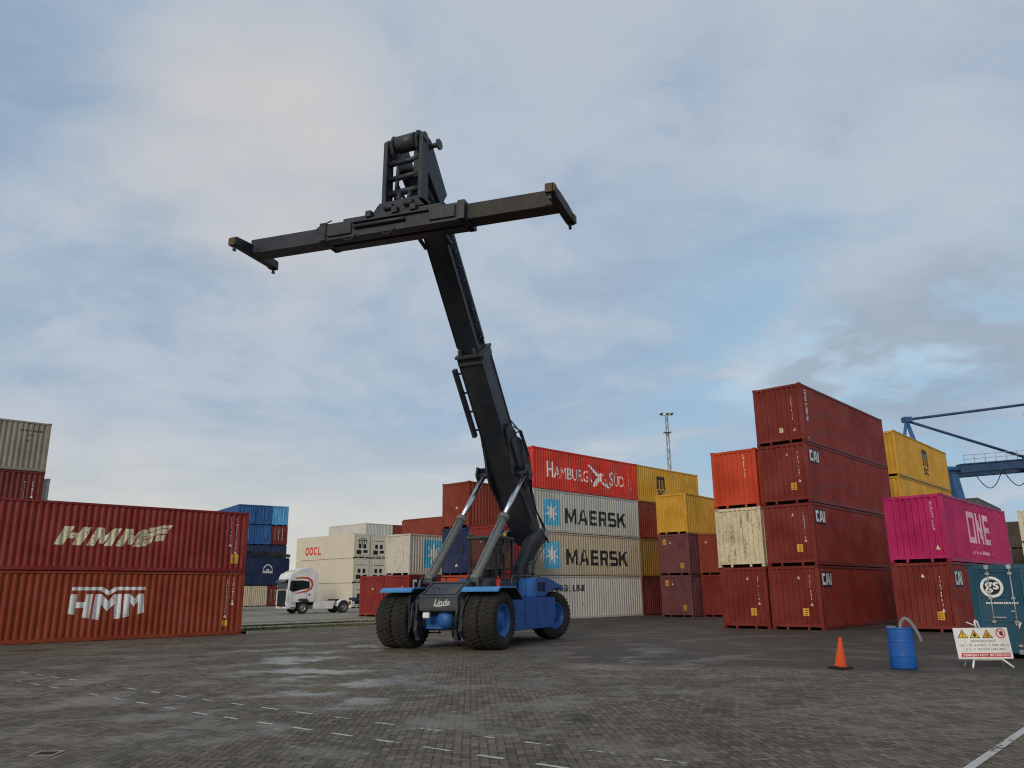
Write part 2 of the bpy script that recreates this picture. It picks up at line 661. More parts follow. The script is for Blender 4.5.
def art_old_italic():
    """slanted three letters with a striped flag to their right"""
    bm = bmesh.new()
    y0, y1 = 1.06, 1.84
    h = y1 - y0

    def sk(pts, ox):
        return [(ox + x + 0.42 * y, y0 + y * h) for x, y in pts]
    for poly in ([(0, 0), (.42, 0), (.42, 1), (0, 1)], [(.42, .36), (.80, .36), (.80, .66), (.42, .66)], [(.80, 0), (1.22, 0), (1.22, 1), (.80, 1)]):
        add_poly(bm, sk(poly, 3.54))
    for ox in (4.98, 6.30):
        for poly in ([(0, 0), (.36, 0), (.36, 1), (0, 1)], [(.36, 1), (.36, .50), (.52, .12), (.58, .55)], [(.58, .55), (.52, .12), (.72, .12), (.80, 1)],
                     [(.80, 0), (1.14, 0), (1.14, 1), (.80, 1)]):
            add_poly(bm, sk(poly, ox))
    for k in range(3):
        ya = y0 + k * 0.33
        xa = 7.42 + k * 0.16
        pts_t, pts_b = [], []
        for i in range(9):
            t = i / 8
            yy = ya + 0.32 * (1 / (1 + math.exp(-(t - 0.42) * 9))) * 0.95
            pts_b.append((xa + 1.18 * t, yy))
            pts_t.append((xa + 1.18 * t + 0.10, yy + 0.27))
        for i in range(8):
            if i == 4 and k == 0:
                continue
            add_poly(bm, [pts_b[i], pts_b[i + 1], pts_t[i + 1], pts_t[i]])
    for v in bm.verts:
        v.co.x = 3.54 + (v.co.x - 3.54) * 0.90
        if v.co.y > 1.84:
            v.co.y = 1.84 + (v.co.y - 1.84) * 0.55
    return bm, [M_creamtxt]


def art_new_block():
    """three block letters whose feet step down to the middle, under a bar with a notch"""
    bm = bmesh.new()
    bar = [(4.50, 2.08), (5.62, 2.08), (5.98, 1.86), (6.34, 2.08), (7.52, 2.08), (7.52, 2.22), (6.22, 2.22), (5.98, 2.04), (5.74, 2.22), (4.50, 2.22)]
    add_poly(bm, bar[0:2] + [bar[8], bar[9]])
    add_poly(bm, [bar[1], bar[2], bar[7], bar[8]])
    add_poly(bm, [bar[2], bar[3], bar[6], bar[7]])
    add_poly(bm, [bar[3], bar[4], bar[5], bar[6]])
    T = 1.92
    for p in ([(4.44, 1.14), (4.70, 1.08), (4.74, T), (4.48, T)], [(4.70, 1.36), (5.06, 1.36), (5.06, 1.60), (4.72, 1.60)],
              [(5.02, 0.98), (5.30, 0.92), (5.34, T), (5.08, T)],
              [(5.40, 0.90), (5.68, 0.86), (5.72, T), (5.44, T)], [(5.72, T), (5.70, 1.52), (5.98, 1.20), (5.98, 1.62)],
              [(5.98, 1.62), (5.98, 1.20), (6.26, 1.52), (6.24, T)], [(6.24, T), (6.28, 0.86), (6.56, 0.90), (6.52, T)],
              [(6.62, T), (6.66, 0.92), (6.92, 0.97), (6.90, T)], [(6.90, T), (6.90, 1.60), (7.08, 1.36), (7.08, 1.72)],
              [(7.08, 1.72), (7.08, 1.36), (7.26, 1.60), (7.24, T)], [(7.24, T), (7.28, 1.06), (7.54, 1.12), (7.48, T)]):
        add_poly(bm, p)
    return bm, [M_white]


def art_ham():
    bm = bmesh.new()
    b = 0.88
    add_text(bm, 'H', 1.45, b, 2.10, b + 1.12, bold=0.004)
    add_text(bm, 'AMBURG', 2.20, b, 6.05, b + 0.84)
    add_text(bm, 'S', 8.62, b - 0.02, 9.12, b + 1.02, bold=0.004)
    add_text(bm, '\u00dcD', 9.22, b, 10.48, b + 1.02, bold=0.004)
    # flying bird between the words
    for p in ([(5.95, 2.22), (6.25, 2.20), (7.25, 1.62), (7.10, 1.40)], [(7.10, 1.40), (7.25, 1.62), (7.55, 1.72), (7.60, 1.45)],
              [(6.62, 0.62), (6.72, 0.98), (7.10, 1.32), (7.25, 0.98)], [(7.10, 1.32), (7.60, 1.45), (7.70, 1.10), (7.25, 0.98)],
              [(7.55, 1.72), (7.92, 1.60), (7.60, 1.45)], [(7.70, 1.10), (7.60, 0.95), (8.45, 0.62), (8.72, 0.72)],
              [(6.62, 0.62), (7.25, 0.98), (6.95, 0.66)], [(6.20, 1.55), (6.50, 0.98), (6.42, 0.92)],
              [(8.00, 1.42), (8.40, 0.92), (8.30, 0.86)]):
        add_poly(bm, p)
    return bm, [M_white]


def art_m_sc(cx, s=1.0, v0=0.62):
    def f():
        bm = bmesh.new()
        w = 0.56 * s
        y = v0 + 0.56 * s
        # the lowercase m: three stems under a thick arch
        H = 1.02 * s
        for k in range(3):
            add_rect(bm, cx - w + k * (w - 0.12 * s), y, cx - w + k * (w - 0.12 * s) + 0.24 * s, y + H)
        add_rect(bm, cx - w + 0.24 * s, y + H - 0.24 * s, cx - w + (w - 0.12 * s), y + H - 0.02)
        add_rect(bm, cx - w + (w - 0.12 * s) + 0.24 * s, y + H - 0.24 * s, cx - w + 2 * (w - 0.12 * s), y + H - 0.02)
        add_rect(bm, cx - w - 0.08 * s, y, cx - w, y + 0.10 * s)
        add_rect(bm, cx - w + 2 * (w - 0.12 * s) + 0.24 * s, y, cx + w + 0.10 * s, y + 0.10 * s)
        add_text(bm, 'sc', cx - 0.50 * s, v0, cx + 0.50 * s, v0 + 0.46 * s, bold=0.015)
        return bm, [M_blacktxt]
    return f


def art_one():
    bm = bmesh.new()
    a, b, t = 0.92, 2.36, 0.27
    x = 3.85
    for r in ((x, a, x + t, b), (x + 0.98, a, x + 0.98 + t, b), (x + t, a, x + 0.98, a + t), (x + t, b - t, x + 0.98, b)):
        add_rect(bm, *r)
    x = 5.38
    add_rect(bm, x, a, x + t, b)
    add_rect(bm, x + 1.0, a, x + 1.0 + t, b)
    add_poly(bm, [(x + t, b), (x + t, b - 0.55), (x + 1.0, a), (x + 1.0, a + 0.55)])
    x = 6.92
    add_rect(bm, x, a, x + t, b)
    for yy in (a, (a + b - t) / 2, b - t):
        add_rect(bm, x + t, yy, x + 1.15, yy + t)
    # thin line of small capitals underneath (too small in the photograph to read)
    random.seed(3)
    u = 4.15
    while u < 7.9:
        w = random.uniform(0.06, 0.13)
        add_rect(bm, u, 0.42, u + w, 0.42 + random.choice((0.16, 0.16, 0.10)))
        u += w + random.choice((0.05, 0.05, 0.18))
    return bm, [M_pinktxt]


def art_cai(u0=0.30, v0=1.93, w=1.25, h=0.66):
    def f():
        bm = bmesh.new()
        add_rect(bm, u0, v0, u0 + w, v0 + h, 0, 0.0)
        a, b2 = v0 + 0.10 * h, v0 + 0.90 * h
        for q in ((0.05, a, 0.16, b2), (0.16, a, 0.34, a + 0.20 * h), (0.16, b2 - 0.20 * h, 0.34, b2), (0.84, a, 0.95, b2)):
            add_rect(bm, u0 + q[0] * w, q[1], u0 + q[2] * w, q[3], 1, 0.003)
        add_poly(bm, [(u0 + 0.38 * w, a), (u0 + 0.51 * w, a), (u0 + 0.60 * w, b2), (u0 + 0.50 * w, b2)], 1, 0.003)
        add_poly(bm, [(u0 + 0.60 * w, b2), (u0 + 0.68 * w, a), (u0 + 0.81 * w, a), (u0 + 0.70 * w, b2)], 1, 0.003)
        add_rect(bm, u0 + 0.49 * w, a + 0.16 * h, u0 + 0.70 * w, a + 0.34 * h, 1, 0.003)
        return bm, [M_darkblue, M_white]
    return f


def art_arch(cx, cy, r):
    def f():
        bm = bmesh.new()
        add_ring(bm, cx, cy, r * 0.78, r, 0, 0, 20, 0, PI)
        add_rect(bm, cx - r, cy - r * 0.42, cx + r, cy - r * 0.06)
        add_ring(bm, cx, cy, 0, r * 0.3, 0, 0, 12, 0, PI)
        return bm, [M_white]
    return f


def art_marks(u, v0, v1, w=0.058, seed=1, foot=True, mat=None):
    """a vertical column of small painted characters (too small in the photograph to read), a warning triangle at its foot"""
    def f():
        rnd = random.Random(seed)
        bm = bmesh.new()
        v = v1
        while v > v0 + 0.1:
            h = rnd.uniform(0.075, 0.1)
            t = 0.02
            k = rnd.randint(0, 4)
            if k in (0, 2, 3):
                add_rect(bm, u, v - h, u + t, v)
            if k in (1, 2, 4):
                add_rect(bm, u + w - t, v - h, u + w, v)
            if k in (0, 1, 3, 4):
                add_rect(bm, u + t, v - t, u + w - t, v)
            if k in (1, 3, 4):
                add_rect(bm, u + t, v - h, u + w - t, v - h + t)
            if k in (0, 2, 3):
                add_rect(bm, u + t, v - h / 2 - t / 2, u + w - t, v - h / 2 + t / 2)
            v -= h + rnd.choice((0.035, 0.035, 0.09))
        if foot:
            add_poly(bm, [(u - 0.05, v0 - 0.13), (u + w + 0.05, v0 - 0.13), (u + w / 2, v0 + 0.02)])
        return bm, [mat or M_white]
    return f


def art_sticker(u, v, w=0.27, h=0.34):
    def f():
        bm = bmesh.new()
        add_rect(bm, u, v, u + w, v + h, 0)
        for k in range(3):
            add_rect(bm, u + 0.05, v + 0.05 + k * 0.09, u + w - 0.05, v + 0.09 + k * 0.09, 1, 0.003)
        return bm, [M_sticker, M_stickerlines]
    return f


def art_tri(u, v, s=0.16):
    def f():
        bm = bmesh.new()
        add_poly(bm, [(u - s / 2, v), (u + s / 2, v), (u, v + s)])
        return bm, [M_creamtxt]
    return f


def art_small(u, v, s=0.2):
    def f():
        bm = bmesh.new()
        add_rect(bm, u, v, u + s * 0.8, v + s)
        return bm, [M_creamtxt]
    return f


# ------------------------------------------------------------------ containers
CM = {}


def container_meshes(L, H, W, style, doors):
    key = (round(L, 2), round(H, 3), style, doors)
    if key in CM:
        return CM[key]
    R = {}
    # frame: posts, rails, sills
    bm = bmesh.new()
    cz = 0.118
    for x0, x1 in ((0.006, 0.165), (L - 0.165, L - 0.006)):
        for y0, y1 in ((0.006, 0.15), (W - 0.15, W - 0.006)):
            box(bm, x0, x1, y0, y1, cz, H - cz - 0.002)
    for y0, y1 in ((0.0, 0.07), (W - 0.07, W)):
        box(bm, 0.165, L - 0.165, y0, y1, H - 0.115, H - 0.025)
        box(bm, 0.165, L - 0.165, y0 + 0.004, y1 - 0.004, 0.02, 0.17)
    for x0, x1 in ((0.0, 0.08), (L - 0.08, L)):
        box(bm, x0, x1, 0.15, W - 0.15, H - 0.15, H - 0.028)
        box(bm, x0 + 0.006, x1 - 0.006, 0.15, W - 0.15, 0.135, 0.27)
        for yy in (0.72, W - 0.72):
            box(bm, x0 + 0.01, x1 - 0.01, yy - 0.05, yy + 0.05, 0.0, 0.133)
    R['frame'] = mesh_of('frame', bm)
    # underframe
    bm = bmesh.new()
    box(bm, 0.1, L - 0.1, 0.08, W - 0.08, 0.135, 0.165)
    n = max(3, int(L / 1.2))
    for k in range(n):
        x = 0.5 + (L - 1.0) * k / (n - 1)
        box(bm, x - 0.04, x + 0.04, 0.08, W - 0.08, 0.03, 0.134)
    R['underframe'] = mesh_of('underframe', bm)
    # sides
    flat = style == 'reefer'

    def wall(face, fl, per, dep, u0, z0, z1, isflat):
        F = face_map(face, L, W)
        bm = bmesh.new()
        if isflat:
            us = [0.16]
            k = 1
            while 0.16 + 1.2 * k < fl - 0.3:
                us += [0.16 + 1.2 * k - 0.012, 0.16 + 1.2 * k, 0.16 + 1.2 * k + 0.012]
                k += 1
            us.append(fl - 0.16)
            ds = [0.004 if (i % 3 == 2 and 0 < i < len(us) - 1) else 0.0 for i in range(len(us))]
        else:
            us = corr_breaks(fl, per, u0)
            us = [u0 - 0.02] + us + [fl - u0 + 0.02]
            ds = [corr(u, fl, per, dep, u0) for u in us]
        a = [bm.verts.new(F(u, z0, -0.012 - d)) for u, d in zip(us, ds)]
        b = [bm.verts.new(F(u, z1, -0.012 - d)) for u, d in zip(us, ds)]
        for i in range(len(us) - 1):
            bm.faces.new((a[i], a[i + 1], b[i + 1], b[i]))
        return bm
    R['side_panel'] = [mesh_of('side_panel', wall(f, L, SIDE_P, SIDE_D, SIDE_U0, 0.165, H - 0.112, flat), normals=False) for f in 'SB']
    ends = {}
    for f in 'EF':
        if f == doors:
            continue
        ends[f] = mesh_of('end_panel', wall(f, W, END_P, END_D, END_U0, 0.265, H - 0.145, False), normals=False)
    R['end_panel'] = ends
    # roof: shallow ribs
    bm = bmesh.new()
    us = corr_breaks(L, 0.42, 0.2)
    zs = [H - 0.034 - 0.5 * corr(u, L, 0.42, 0.036, 0.2) for u in us]
    us = [0.075] + us + [L - 0.075]
    zs = [H - 0.034] + zs + [H - 0.034]
    a = [bm.verts.new((u, 0.03, z)) for u, z in zip(us, zs)]
    b = [bm.verts.new((u, W - 0.03, z)) for u, z in zip(us, zs)]
    for i in range(len(us) - 1):
        bm.faces.new((a[i], a[i + 1], b[i + 1], b[i]))
    R['roof_panel'] = mesh_of('roof_panel', bm, normals=False)
    # doors, each with ribs; built for the right and left leaf
    F = face_map(doors, L, W)
    leaves = []
    for k in (0, 1):
        u0, u1 = (0.155, W / 2 - 0.006) if k == 0 else (W / 2 + 0.006, W - 0.155)
        bm = bmesh.new()

        def slab(ua, ub, va, vb, wa, wb, bm=bm):
            pts = [F(u, v, w) for w in (wa, wb) for (u, v) in ((ua, va), (ub, va), (ub, vb), (ua, vb))]
            v = [bm.verts.new(p) for p in pts]
            for f in ((0, 1, 2, 3), (4, 5, 6, 7), (0, 1, 5, 4), (1, 2, 6, 5), (2, 3, 7, 6), (3, 0, 4, 7)):
                bm.faces.new([v[i] for i in f])
        slab(u0, u1, 0.275, H - 0.155, -0.06, -0.035)
        for ua, ub in ((u0, u0 + 0.07), (u1 - 0.07, u1)):
            slab(ua, ub, 0.275, H - 0.155, -0.034, -0.012)
        for va in (0.275, 0.275 + (H - 0.5) * 0.33, 0.275 + (H - 0.5) * 0.66, H - 0.235):
            slab(u0 + 0.07, u1 - 0.07, va, va + 0.075, -0.034, -0.014)
        door = mesh_of('door', bm)
        rods = []
        for q in (0.30, 0.80):
            uu = u0 + (u1 - u0) * q
            bm = bmesh.new()
            tube(bm, F(uu, 0.16, 0.012), F(uu, H - 0.05, 0.012), 0.019, n=8)
            for vv in (0.30, 0.9, 1.5, H - 0.3):
                slab(uu - 0.05, uu + 0.05, vv, vv + 0.06, -0.012, 0.034, bm)
            for vv in (0.17, H - 0.10):
                slab(uu - 0.055, uu + 0.055, vv - 0.05, vv + 0.06, -0.002, 0.045, bm)
            slab(uu - 0.02, uu + 0.30 if q < 0.5 else uu + 0.02, 1.02, 1.055, 0.035, 0.05, bm)
            rods.append(mesh_of('lock_rod', bm))
        leaves.append((door, rods))
    R['doors'] = leaves
    # corner castings with their oval holes
    bm = bmesh.new()
    fs = box(bm, -0.089, 0.089, -0.081, 0.081, -0.059, 0.059)
    bmesh.ops.inset_individual(bm, faces=fs, thickness=0.036)
    bmesh.ops.recalc_face_normals(bm, faces=bm.faces)
    for f in fs:
        nrm = f.normal.copy()
        for v in f.verts:
            v.co -= nrm * 0.03
    R['casting'] = mesh_of('corner_casting', bm, normals=False)
    # the refrigeration unit of a reefer end
    if style == 'reefer':
        Fe = face_map('F' if doors == 'E' else 'E', L, W)
        bm = bmesh.new()

        def sl(ua, ub, va, vb, wa, wb, mi):
            v = [bm.verts.new(Fe(u, vv, w)) for w in (wa, wb) for (u, vv) in ((ua, va), (ub, va), (ub, vb), (ua, vb))]
            for f in ((0, 1, 2, 3), (4, 5, 6, 7), (0, 1, 5, 4), (1, 2, 6, 5), (2, 3, 7, 6), (3, 0, 4, 7)):
                bm.faces.new([v[i] for i in f]).material_index = mi
        sl(0.2, W - 0.2, 0.3, H - 0.18, 0.03, 0.06, 0)
        sl(0.62, 1.02, 1.15, 1.65, 0.061, 0.075, 1)
        sl(1.35, 1.75, 1.15, 1.65, 0.061, 0.075, 1)
        sl(0.35, 1.05, 0.45, 0.95, 0.061, 0.072, 1)
        sl(1.35, 2.0, 0.62, 0.95, 0.061, 0.075, 1)
        sl(0.45, 1.95, 2.05, 2.12, 0.061, 0.07, 1)
        R['unit'] = mesh_of('cooling_unit', bm, 2)
    for k, v in R.items():
        for me in (v if isinstance(v, list) else v.values() if isinstance(v, dict) else [v]):
            if isinstance(me, tuple):
                me[0]['shared'] = 1
                for r in me[1]:
                    r['shared'] = 1
            else:
                me['shared'] = 1
    CM[key] = R
    return R


ARTM = {}
W0 = 2.438
HC = 2.896
N_CONT = [0]


def container(label, O, yaw, s, t, z, color, L=12.192, H=HC, style='dry', doors='F', arts=(), group=None, fine=True):
    """O/yaw: the stack's near corner on the ground and its direction; s,t: shift along / across it"""
    a = rad(yaw)
    u = Vector((math.cos(a), math.sin(a)))
    w = Vector((-u.y, u.x))
    p = Vector(O) + u * s + w * t
    jit = random.Random(N_CONT[0] * 7 + 1)
    N_CONT[0] += 1
    root = thing('shipping_container', label, 'container', (p.x + jit.uniform(-0.02, 0.02), p.y + jit.uniform(-0.02, 0.02), z), a, group)
    R = container_meshes(L, H, W0, style, doors)
    m = PC[color]
    put('frame', R['frame'], m, root)
    put('underframe', R['underframe'], M_under, root)
    for me in R['side_panel']:
        put('side_panel', me, m, root)
    for f, me in R['end_panel'].items():
        put('end_panel', me, m, root)
    put('roof_panel', R['roof_panel'], m, root)
    for door, rods in R['doors']:
        d = put('door', door, m, root)
        if fine:
            for r in rods:
                put('lock_rod', r, M_steel if color == 'teal' else m, d)
    if 'unit' in R:
        put('cooling_unit', R['unit'], [PC['cream'], M_dark], root)
    if fine:
        for x in (0.083, L - 0.083):
            for y in (0.075, W0 - 0.075):
                for zz in (0.059, H - 0.061):
                    c = put('corner_casting', R['casting'], m, root)
                    c.location = (x, y, zz)
    for nm, face, fn, key in arts:
        k = (key, face, round(L, 2), style)
        if key and k in ARTM:
            me, mats = ARTM[k]
        else:
            bm, mats = fn()
            conform(bm, face, L, W0, flat=(style == 'reefer' and face in 'SB') or str(key).startswith('plate'))
            me = mesh_of(nm, bm, len(mats), normals=False)
            me['shared'] = 1
            if key:
                ARTM[k] = (me, mats)
        put(nm, me, mats, root)
    return root


def end_marks(seed, u=1.93, v0=1.25, v1=2.45, tri=(1.44, 2.28), sticker=(1.52, 0.62)):
    r = [('number_marks', 'E', art_marks(u, v0, v1, seed=seed), None)]
    if tri:
        r.append(('warning_triangle', 'E', art_tri(*tri), None))
    if sticker:
        r.append(('sticker', 'E', art_sticker(*sticker), None))
    return r


CAI = ('lettering', 'S', art_cai(), 'plate cai')
Y0 = 0.2    # the raised yard beyond the kerb


def E_(k):
    return k * HC


# the two long containers on the left
g = 'long red containers on the left'
A, AY = (-21.79, 31.47), 44.8
container('crimson container with cream slanted letters and a striped flag, upper of the left pair', A, AY, 0, 0, E_(1), 'crimson', group=g,
          arts=[('lettering', 'S', art_old_italic, None), ('number_marks', 'S', art_marks(11.30, 1.35, 2.62, seed=1), None),
                ('number_marks', 'S', art_marks(11.58, 1.0, 2.6, seed=2), None), ('sticker', 'S', art_sticker(11.42, 0.42, 0.36, 0.42), None)])
container('rust red container with white block letters under a notched bar, lower of the left pair', A, AY, 0, 0, 0, 'brickred', group=g,
          arts=[('lettering', 'S', art_new_block, None), ('number_marks', 'S', art_marks(11.30, 0.92, 2.55, seed=3), None),
                ('number_marks', 'S', art_marks(11.62, 1.5, 2.62, seed=4), None), ('sticker', 'S', art_sticker(11.20, 0.42, 0.25, 0.25), None)])
# behind them, far left
g = 'containers behind the left pair'
M, MY = (-36.27, 38.09), 43
for k, (c, lab) in enumerate([('darkred', 'dark red container at the foot of the stack behind the left red pair'),
                              ('maroon', 'maroon container second from the ground behind the left red pair'),
                              ('maroon', 'maroon container directly under the pale grey one at the far left edge'),
                              ('khaki', 'pale grey khaki container topmost at the far left edge of the photo')]):
    ar = []
    if k == 2:
        ar = [('number_marks', 'S', art_marks(11.2, 0.9, 2.3, seed=5), None), ('number_marks', 'S', art_marks(11.62, 1.5, 2.3, seed=6), None)]
    if k == 3:
        def small_rows():
            bm = bmesh.new()
            rr = random.Random(4)
            for v, n, u0 in ((2.28, 9, 10.6), (2.02, 3, 11.0), (1.7, 2, 10.95)):
                for q in range(n):
                    add_rect(bm, u0 + q * 0.13, v, u0 + q * 0.13 + rr.uniform(0.05, 0.09), v + 0.12)
            return bm, [M_blacktxt]
        ar = [('number_marks', 'S', small_rows, None)]
    container(lab, M, MY, 0, 0, Y0 + E_(k), c, group=g, arts=ar)
for k in range(3):
    container(['white container at the foot of the row hidden behind the far left stack', 'white container in the middle of the row hidden behind the far left stack',
               'white container whose corner peeps out beside the maroon one at far left'][k], (-37.45, 40.75), MY, 0, 0, Y0 + E_(k), 'white', group=g)

# the far blue block, five high
g = 'far blue block of containers'
LB, LBY = (-46.9, 126.8), -55
cols = [['beige', 'brown', 'navy', 'blue', 'blue'], ['beige', 'maroon', 'navy', 'blue', 'blue'], ['darkred', 'darkred', 'navy', 'maroon', 'skyblue']]
colname = ['left-hand', 'middle', 'right-hand']
lev = ['ground level', 'second level', 'third level', 'fourth level', 'top level']
cname = {'beige': 'beige', 'brown': 'dark brown', 'navy': 'navy', 'blue': 'blue', 'maroon': 'maroon', 'darkred': 'dark red', 'skyblue': 'light blue', 'cream': 'cream white',
         'white': 'white', 'rustred': 'rust red', 'yellow': 'yellow', 'oldyellow': 'mustard', 'slate': 'slate grey', 'red': 'red', 'wine': 'wine red', 'orange': 'orange'}
for j in range(3):
    for k in range(5):
        c = cols[j][k]
        ar = []
        if k >= 3 or (k == 0 and j == 2):
            ar = [('number_marks', 'F', art_marks(0.5 + 0.55 * q, 0.7, 2.4, 0.10, seed=50 + j * 9 + k + q, foot=False, mat=M_star if j < 2 else M_white), None) for q in range(3)]
        container('%s container at %s in the %s column of the far blue block' % (cname[c], lev[k], colname[j]), LB, LBY, 0, 2.5 * j, Y0 + E_(k), c,
                  doors='E', group=g, fine=False, arts=ar)
# navy container carried by a machine
NV, NVY, NVZ = (-31.7, 80.0), 55, 2.83
container('navy container with a white half-round emblem, carried in the air beside the white truck', NV, NVY, 0, 0, NVZ, 'navy', fine=False,
          arts=[('emblem', 'S', art_arch(9.35, 1.50, 0.66), None)])

def art_four():
    bm = bmesh.new()
    for cx in (2.42, 3.34, 4.26):
        n0 = len(bm.verts)
        add_ring(bm, 0, 0, 0.27, 0.50, 0, 0, 24, *((0, 2 * PI) if cx < 4 else (rad(48), rad(312))))
        bm.verts.ensure_lookup_table()
        for v in bm.verts[n0:]:
            v.co = Vector((cx + v.co.x * 0.84, 1.10 + v.co.y * 1.06, v.co.z))
    add_rect(bm, 4.80, 0.58, 5.02, 1.62)
    add_rect(bm, 5.02, 0.58, 5.42, 0.79)
    return bm, [M_redtxt]


# reefers behind the truck
g = 'cream reefer containers behind the truck'
OO, OY = (-28.2, 105.66), -42
for k in range(3):
    ar = []
    if k == 2:
        ar = [('lettering', 'S', art_four, None)]

        def blob():
            bm = bmesh.new()
            add_ring(bm, 1.25, 1.75, 0, 0.72, 0, 0.085, 20, 0, PI)
            add_rect(bm, 0.5, 1.2, 1.45, 1.75, 0, 0.085)
            return bm, [M_darkblue]
        ar.append(('emblem', 'F', blob, None))
    container(['cream reefer container on the ground right behind the white truck', 'cream reefer container in the middle behind the truck, plain side without letters',
               'cream reefer container with red letters on its side, topmost behind the truck'][k], OO, OY, 0, 0, Y0 + E_(k), 'cream', style='reefer', doors='E', group=g, fine=False, arts=ar)
    container(['cream reefer container on the ground in the second column from the truck, mostly hidden', 'cream reefer container second from the ground, showing only its machinery end',
               'cream reefer container topmost in the second column, only its machinery end showing'][k], OO, OY, 0, 2.5, Y0 + E_(k), 'cream', style='reefer', doors='E', group=g, fine=False)
g = 'containers rising beyond the cream reefers'
OW = (-28.1, 123.1)
for j, c in enumerate(('white', 'white', 'rustred')):
    for k in range(4):
        container('%s container at %s in the %s column beyond the cream reefers' % (cname[c], lev[k] if k < 3 else 'the very top', colname[j]), OW, OY, 0, 2.5 * j, Y0 + E_(k), c,
                  L=9.125, doors='E', group=g, fine=False)
g = 'rust red containers beyond the streaked white one'
for k in range(3):
    container('rust red container %s, beyond the white one with the star' % ['on the ground', 'on the second level', 'topmost of three'][k],
              (-11.05, 80.0), -39, 0, 0, Y0 + E_(k), 'rustred', group=g, fine=False)
# white striped over red
g = 'stack left of the machine'
J, JY = (-7.42, 58.0), 54
container('red container with large white letters on a dark patch, under the streaked white one', J, JY, 0, 0, Y0, 'crimson', group=g,
          arts=[('lettering', 'S', art_cai(0.30, 1.75, 1.5, 0.9), 'plate wide'), ('warning_triangle', 'E', art_tri(1.3, 1.9), None), ('sticker', 'E', art_small(1.7, 2.0, 0.12), None)])
container('streaked white container with a star on light blue, left of the lift arms', J, JY, 0, 0, Y0 + E_(1), 'stripewhite', group=g,
          arts=[('emblem', 'S', art_star_text(1.5, 0.5, 3.7, 2.5, 0, 0, 0, 0, ''), None)])
container('red container standing alone left of the big front tyre, nothing on top', J, JY, 0, 2.5, Y0, 'crimson', group=g,
          arts=[('warning_triangle', 'E', art_tri(1.3, 1.9, 0.14), None)])
# maroon tower behind the boom
g = 'short stack behind the lift arms'
HO, HY = (-2.80, 50.4), 48
container('orange container low behind the dark front hood of the machine', HO, HY, 0, 0, 0, 'orange', L=4.6, group=g)
container('navy blue container in the middle, seen between the two lift arms', HO, HY, 0, 0, E_(1), 'navy', L=4.6, group=g, arts=[('warning_triangle', 'E', art_tri(1.3, 0.5, 0.2), None)])
container('rust maroon container on top, above the navy one between the lift arms', HO, HY, 0, 0, E_(2), 'rustred', L=4.6, group=g,
          arts=[('warning_triangle', 'E', art_tri(1.3, 1.2, 0.16), None)])
HR = (HO[0] + 0.743 * 2.5, HO[1] - 0.669 * 2.5)
container('short red container on the ground hidden behind the cab', HR, HY, 0, 0, 0, 'rustred', L=2.991, group=g)
container('short red container seen over the cab roof, right of the navy one', HR, HY, 0, 0, E_(1), 'crimson', L=2.991, group=g,
          arts=[('warning_triangle', 'E', art_tri(1.0, 1.9, 0.15), None)])

# the big wall with the black letters
g = 'four-high wall right of the machine'
D, DY = (1.40, 54.25), 46.4
container('weathered white container with small black letters, on the ground behind the rear tyre', D, DY, 0, 0, 0, 'white', group=g,
          arts=[('lettering', 'S', art_text('MAERSK LINE', 1.2, 1.82, 5.3, 2.28, M_blacktxt, bold=0.02), None), ('number_marks', 'S', art_marks(11.4, 1.6, 2.5, seed=11, foot=False, mat=M_blacktxt), None)])
container('grey beige container with black letters and blue star square, the lower of two alike', D, DY, 0, 0, E_(1), 'beige', group=g,
          arts=[('lettering', 'S', art_star_text(0.95, 0.45, 2.62, 2.25, 3.3, 0.72, 10.45, 1.80, 'MAERSK'), None),
                ('number_marks', 'S', art_marks(11.3, 1.5, 2.5, seed=12, foot=False, mat=M_stickerlines), None)])
container('pale grey container with black letters and blue star square, directly under the bright red one', D, DY, 0, 0, E_(2), 'grey', group=g,
          arts=[('lettering', 'S', art_star_text(0.98, 0.45, 2.7, 2.25, 3.3, 0.66, 10.45, 1.74, 'MAERSK'), None),
                ('number_marks', 'S', art_marks(11.3, 1.5, 2.5, seed=13, foot=False, mat=M_stickerlines), None)])
container('bright red container with thin white capitals and a flying bird, on top of the wall', D, DY, 0, 0, E_(3), 'red', group=g,
          arts=[('lettering', 'S', art_ham, None), ('number_marks', 'S', art_marks(11.05, 0.9, 2.2, seed=14, foot=False), None), ('number_marks', 'S', art_marks(11.3, 0.9, 1.6, seed=15), None)])
g = 'second bay of the four-high wall'
for k, (c, lab) in enumerate([('darkred', 'dark red brown container on the ground between the white one and the purple one'),
                              ('oldyellow', 'dull mustard container second from the ground, left of the upper purple one'),
                              ('rustred', 'brown red container third up, just left of the nearer yellow one'),
                              ('yellow', 'yellow container with black letters, topmost, right of the bright red one')]):
    container(lab, D, DY, 12.3, 0, E_(k), c, L=9.125, group=g, arts=[('lettering', 'S', art_m_sc(3.3, 1.0), 'plate m2')] if k == 3 else ())
g = 'purple and yellow stack'
F, FY = (12.49, 58.0), 52


def pur(seed):
    return [('sticker', 'E', art_sticker(0.35, 2.15, 0.3, 0.36), None), ('sticker', 'E', art_sticker(1.65, 0.45, 0.28, 0.36), None), ('warning_triangle', 'E', art_tri(0.95, 2.2), None)]


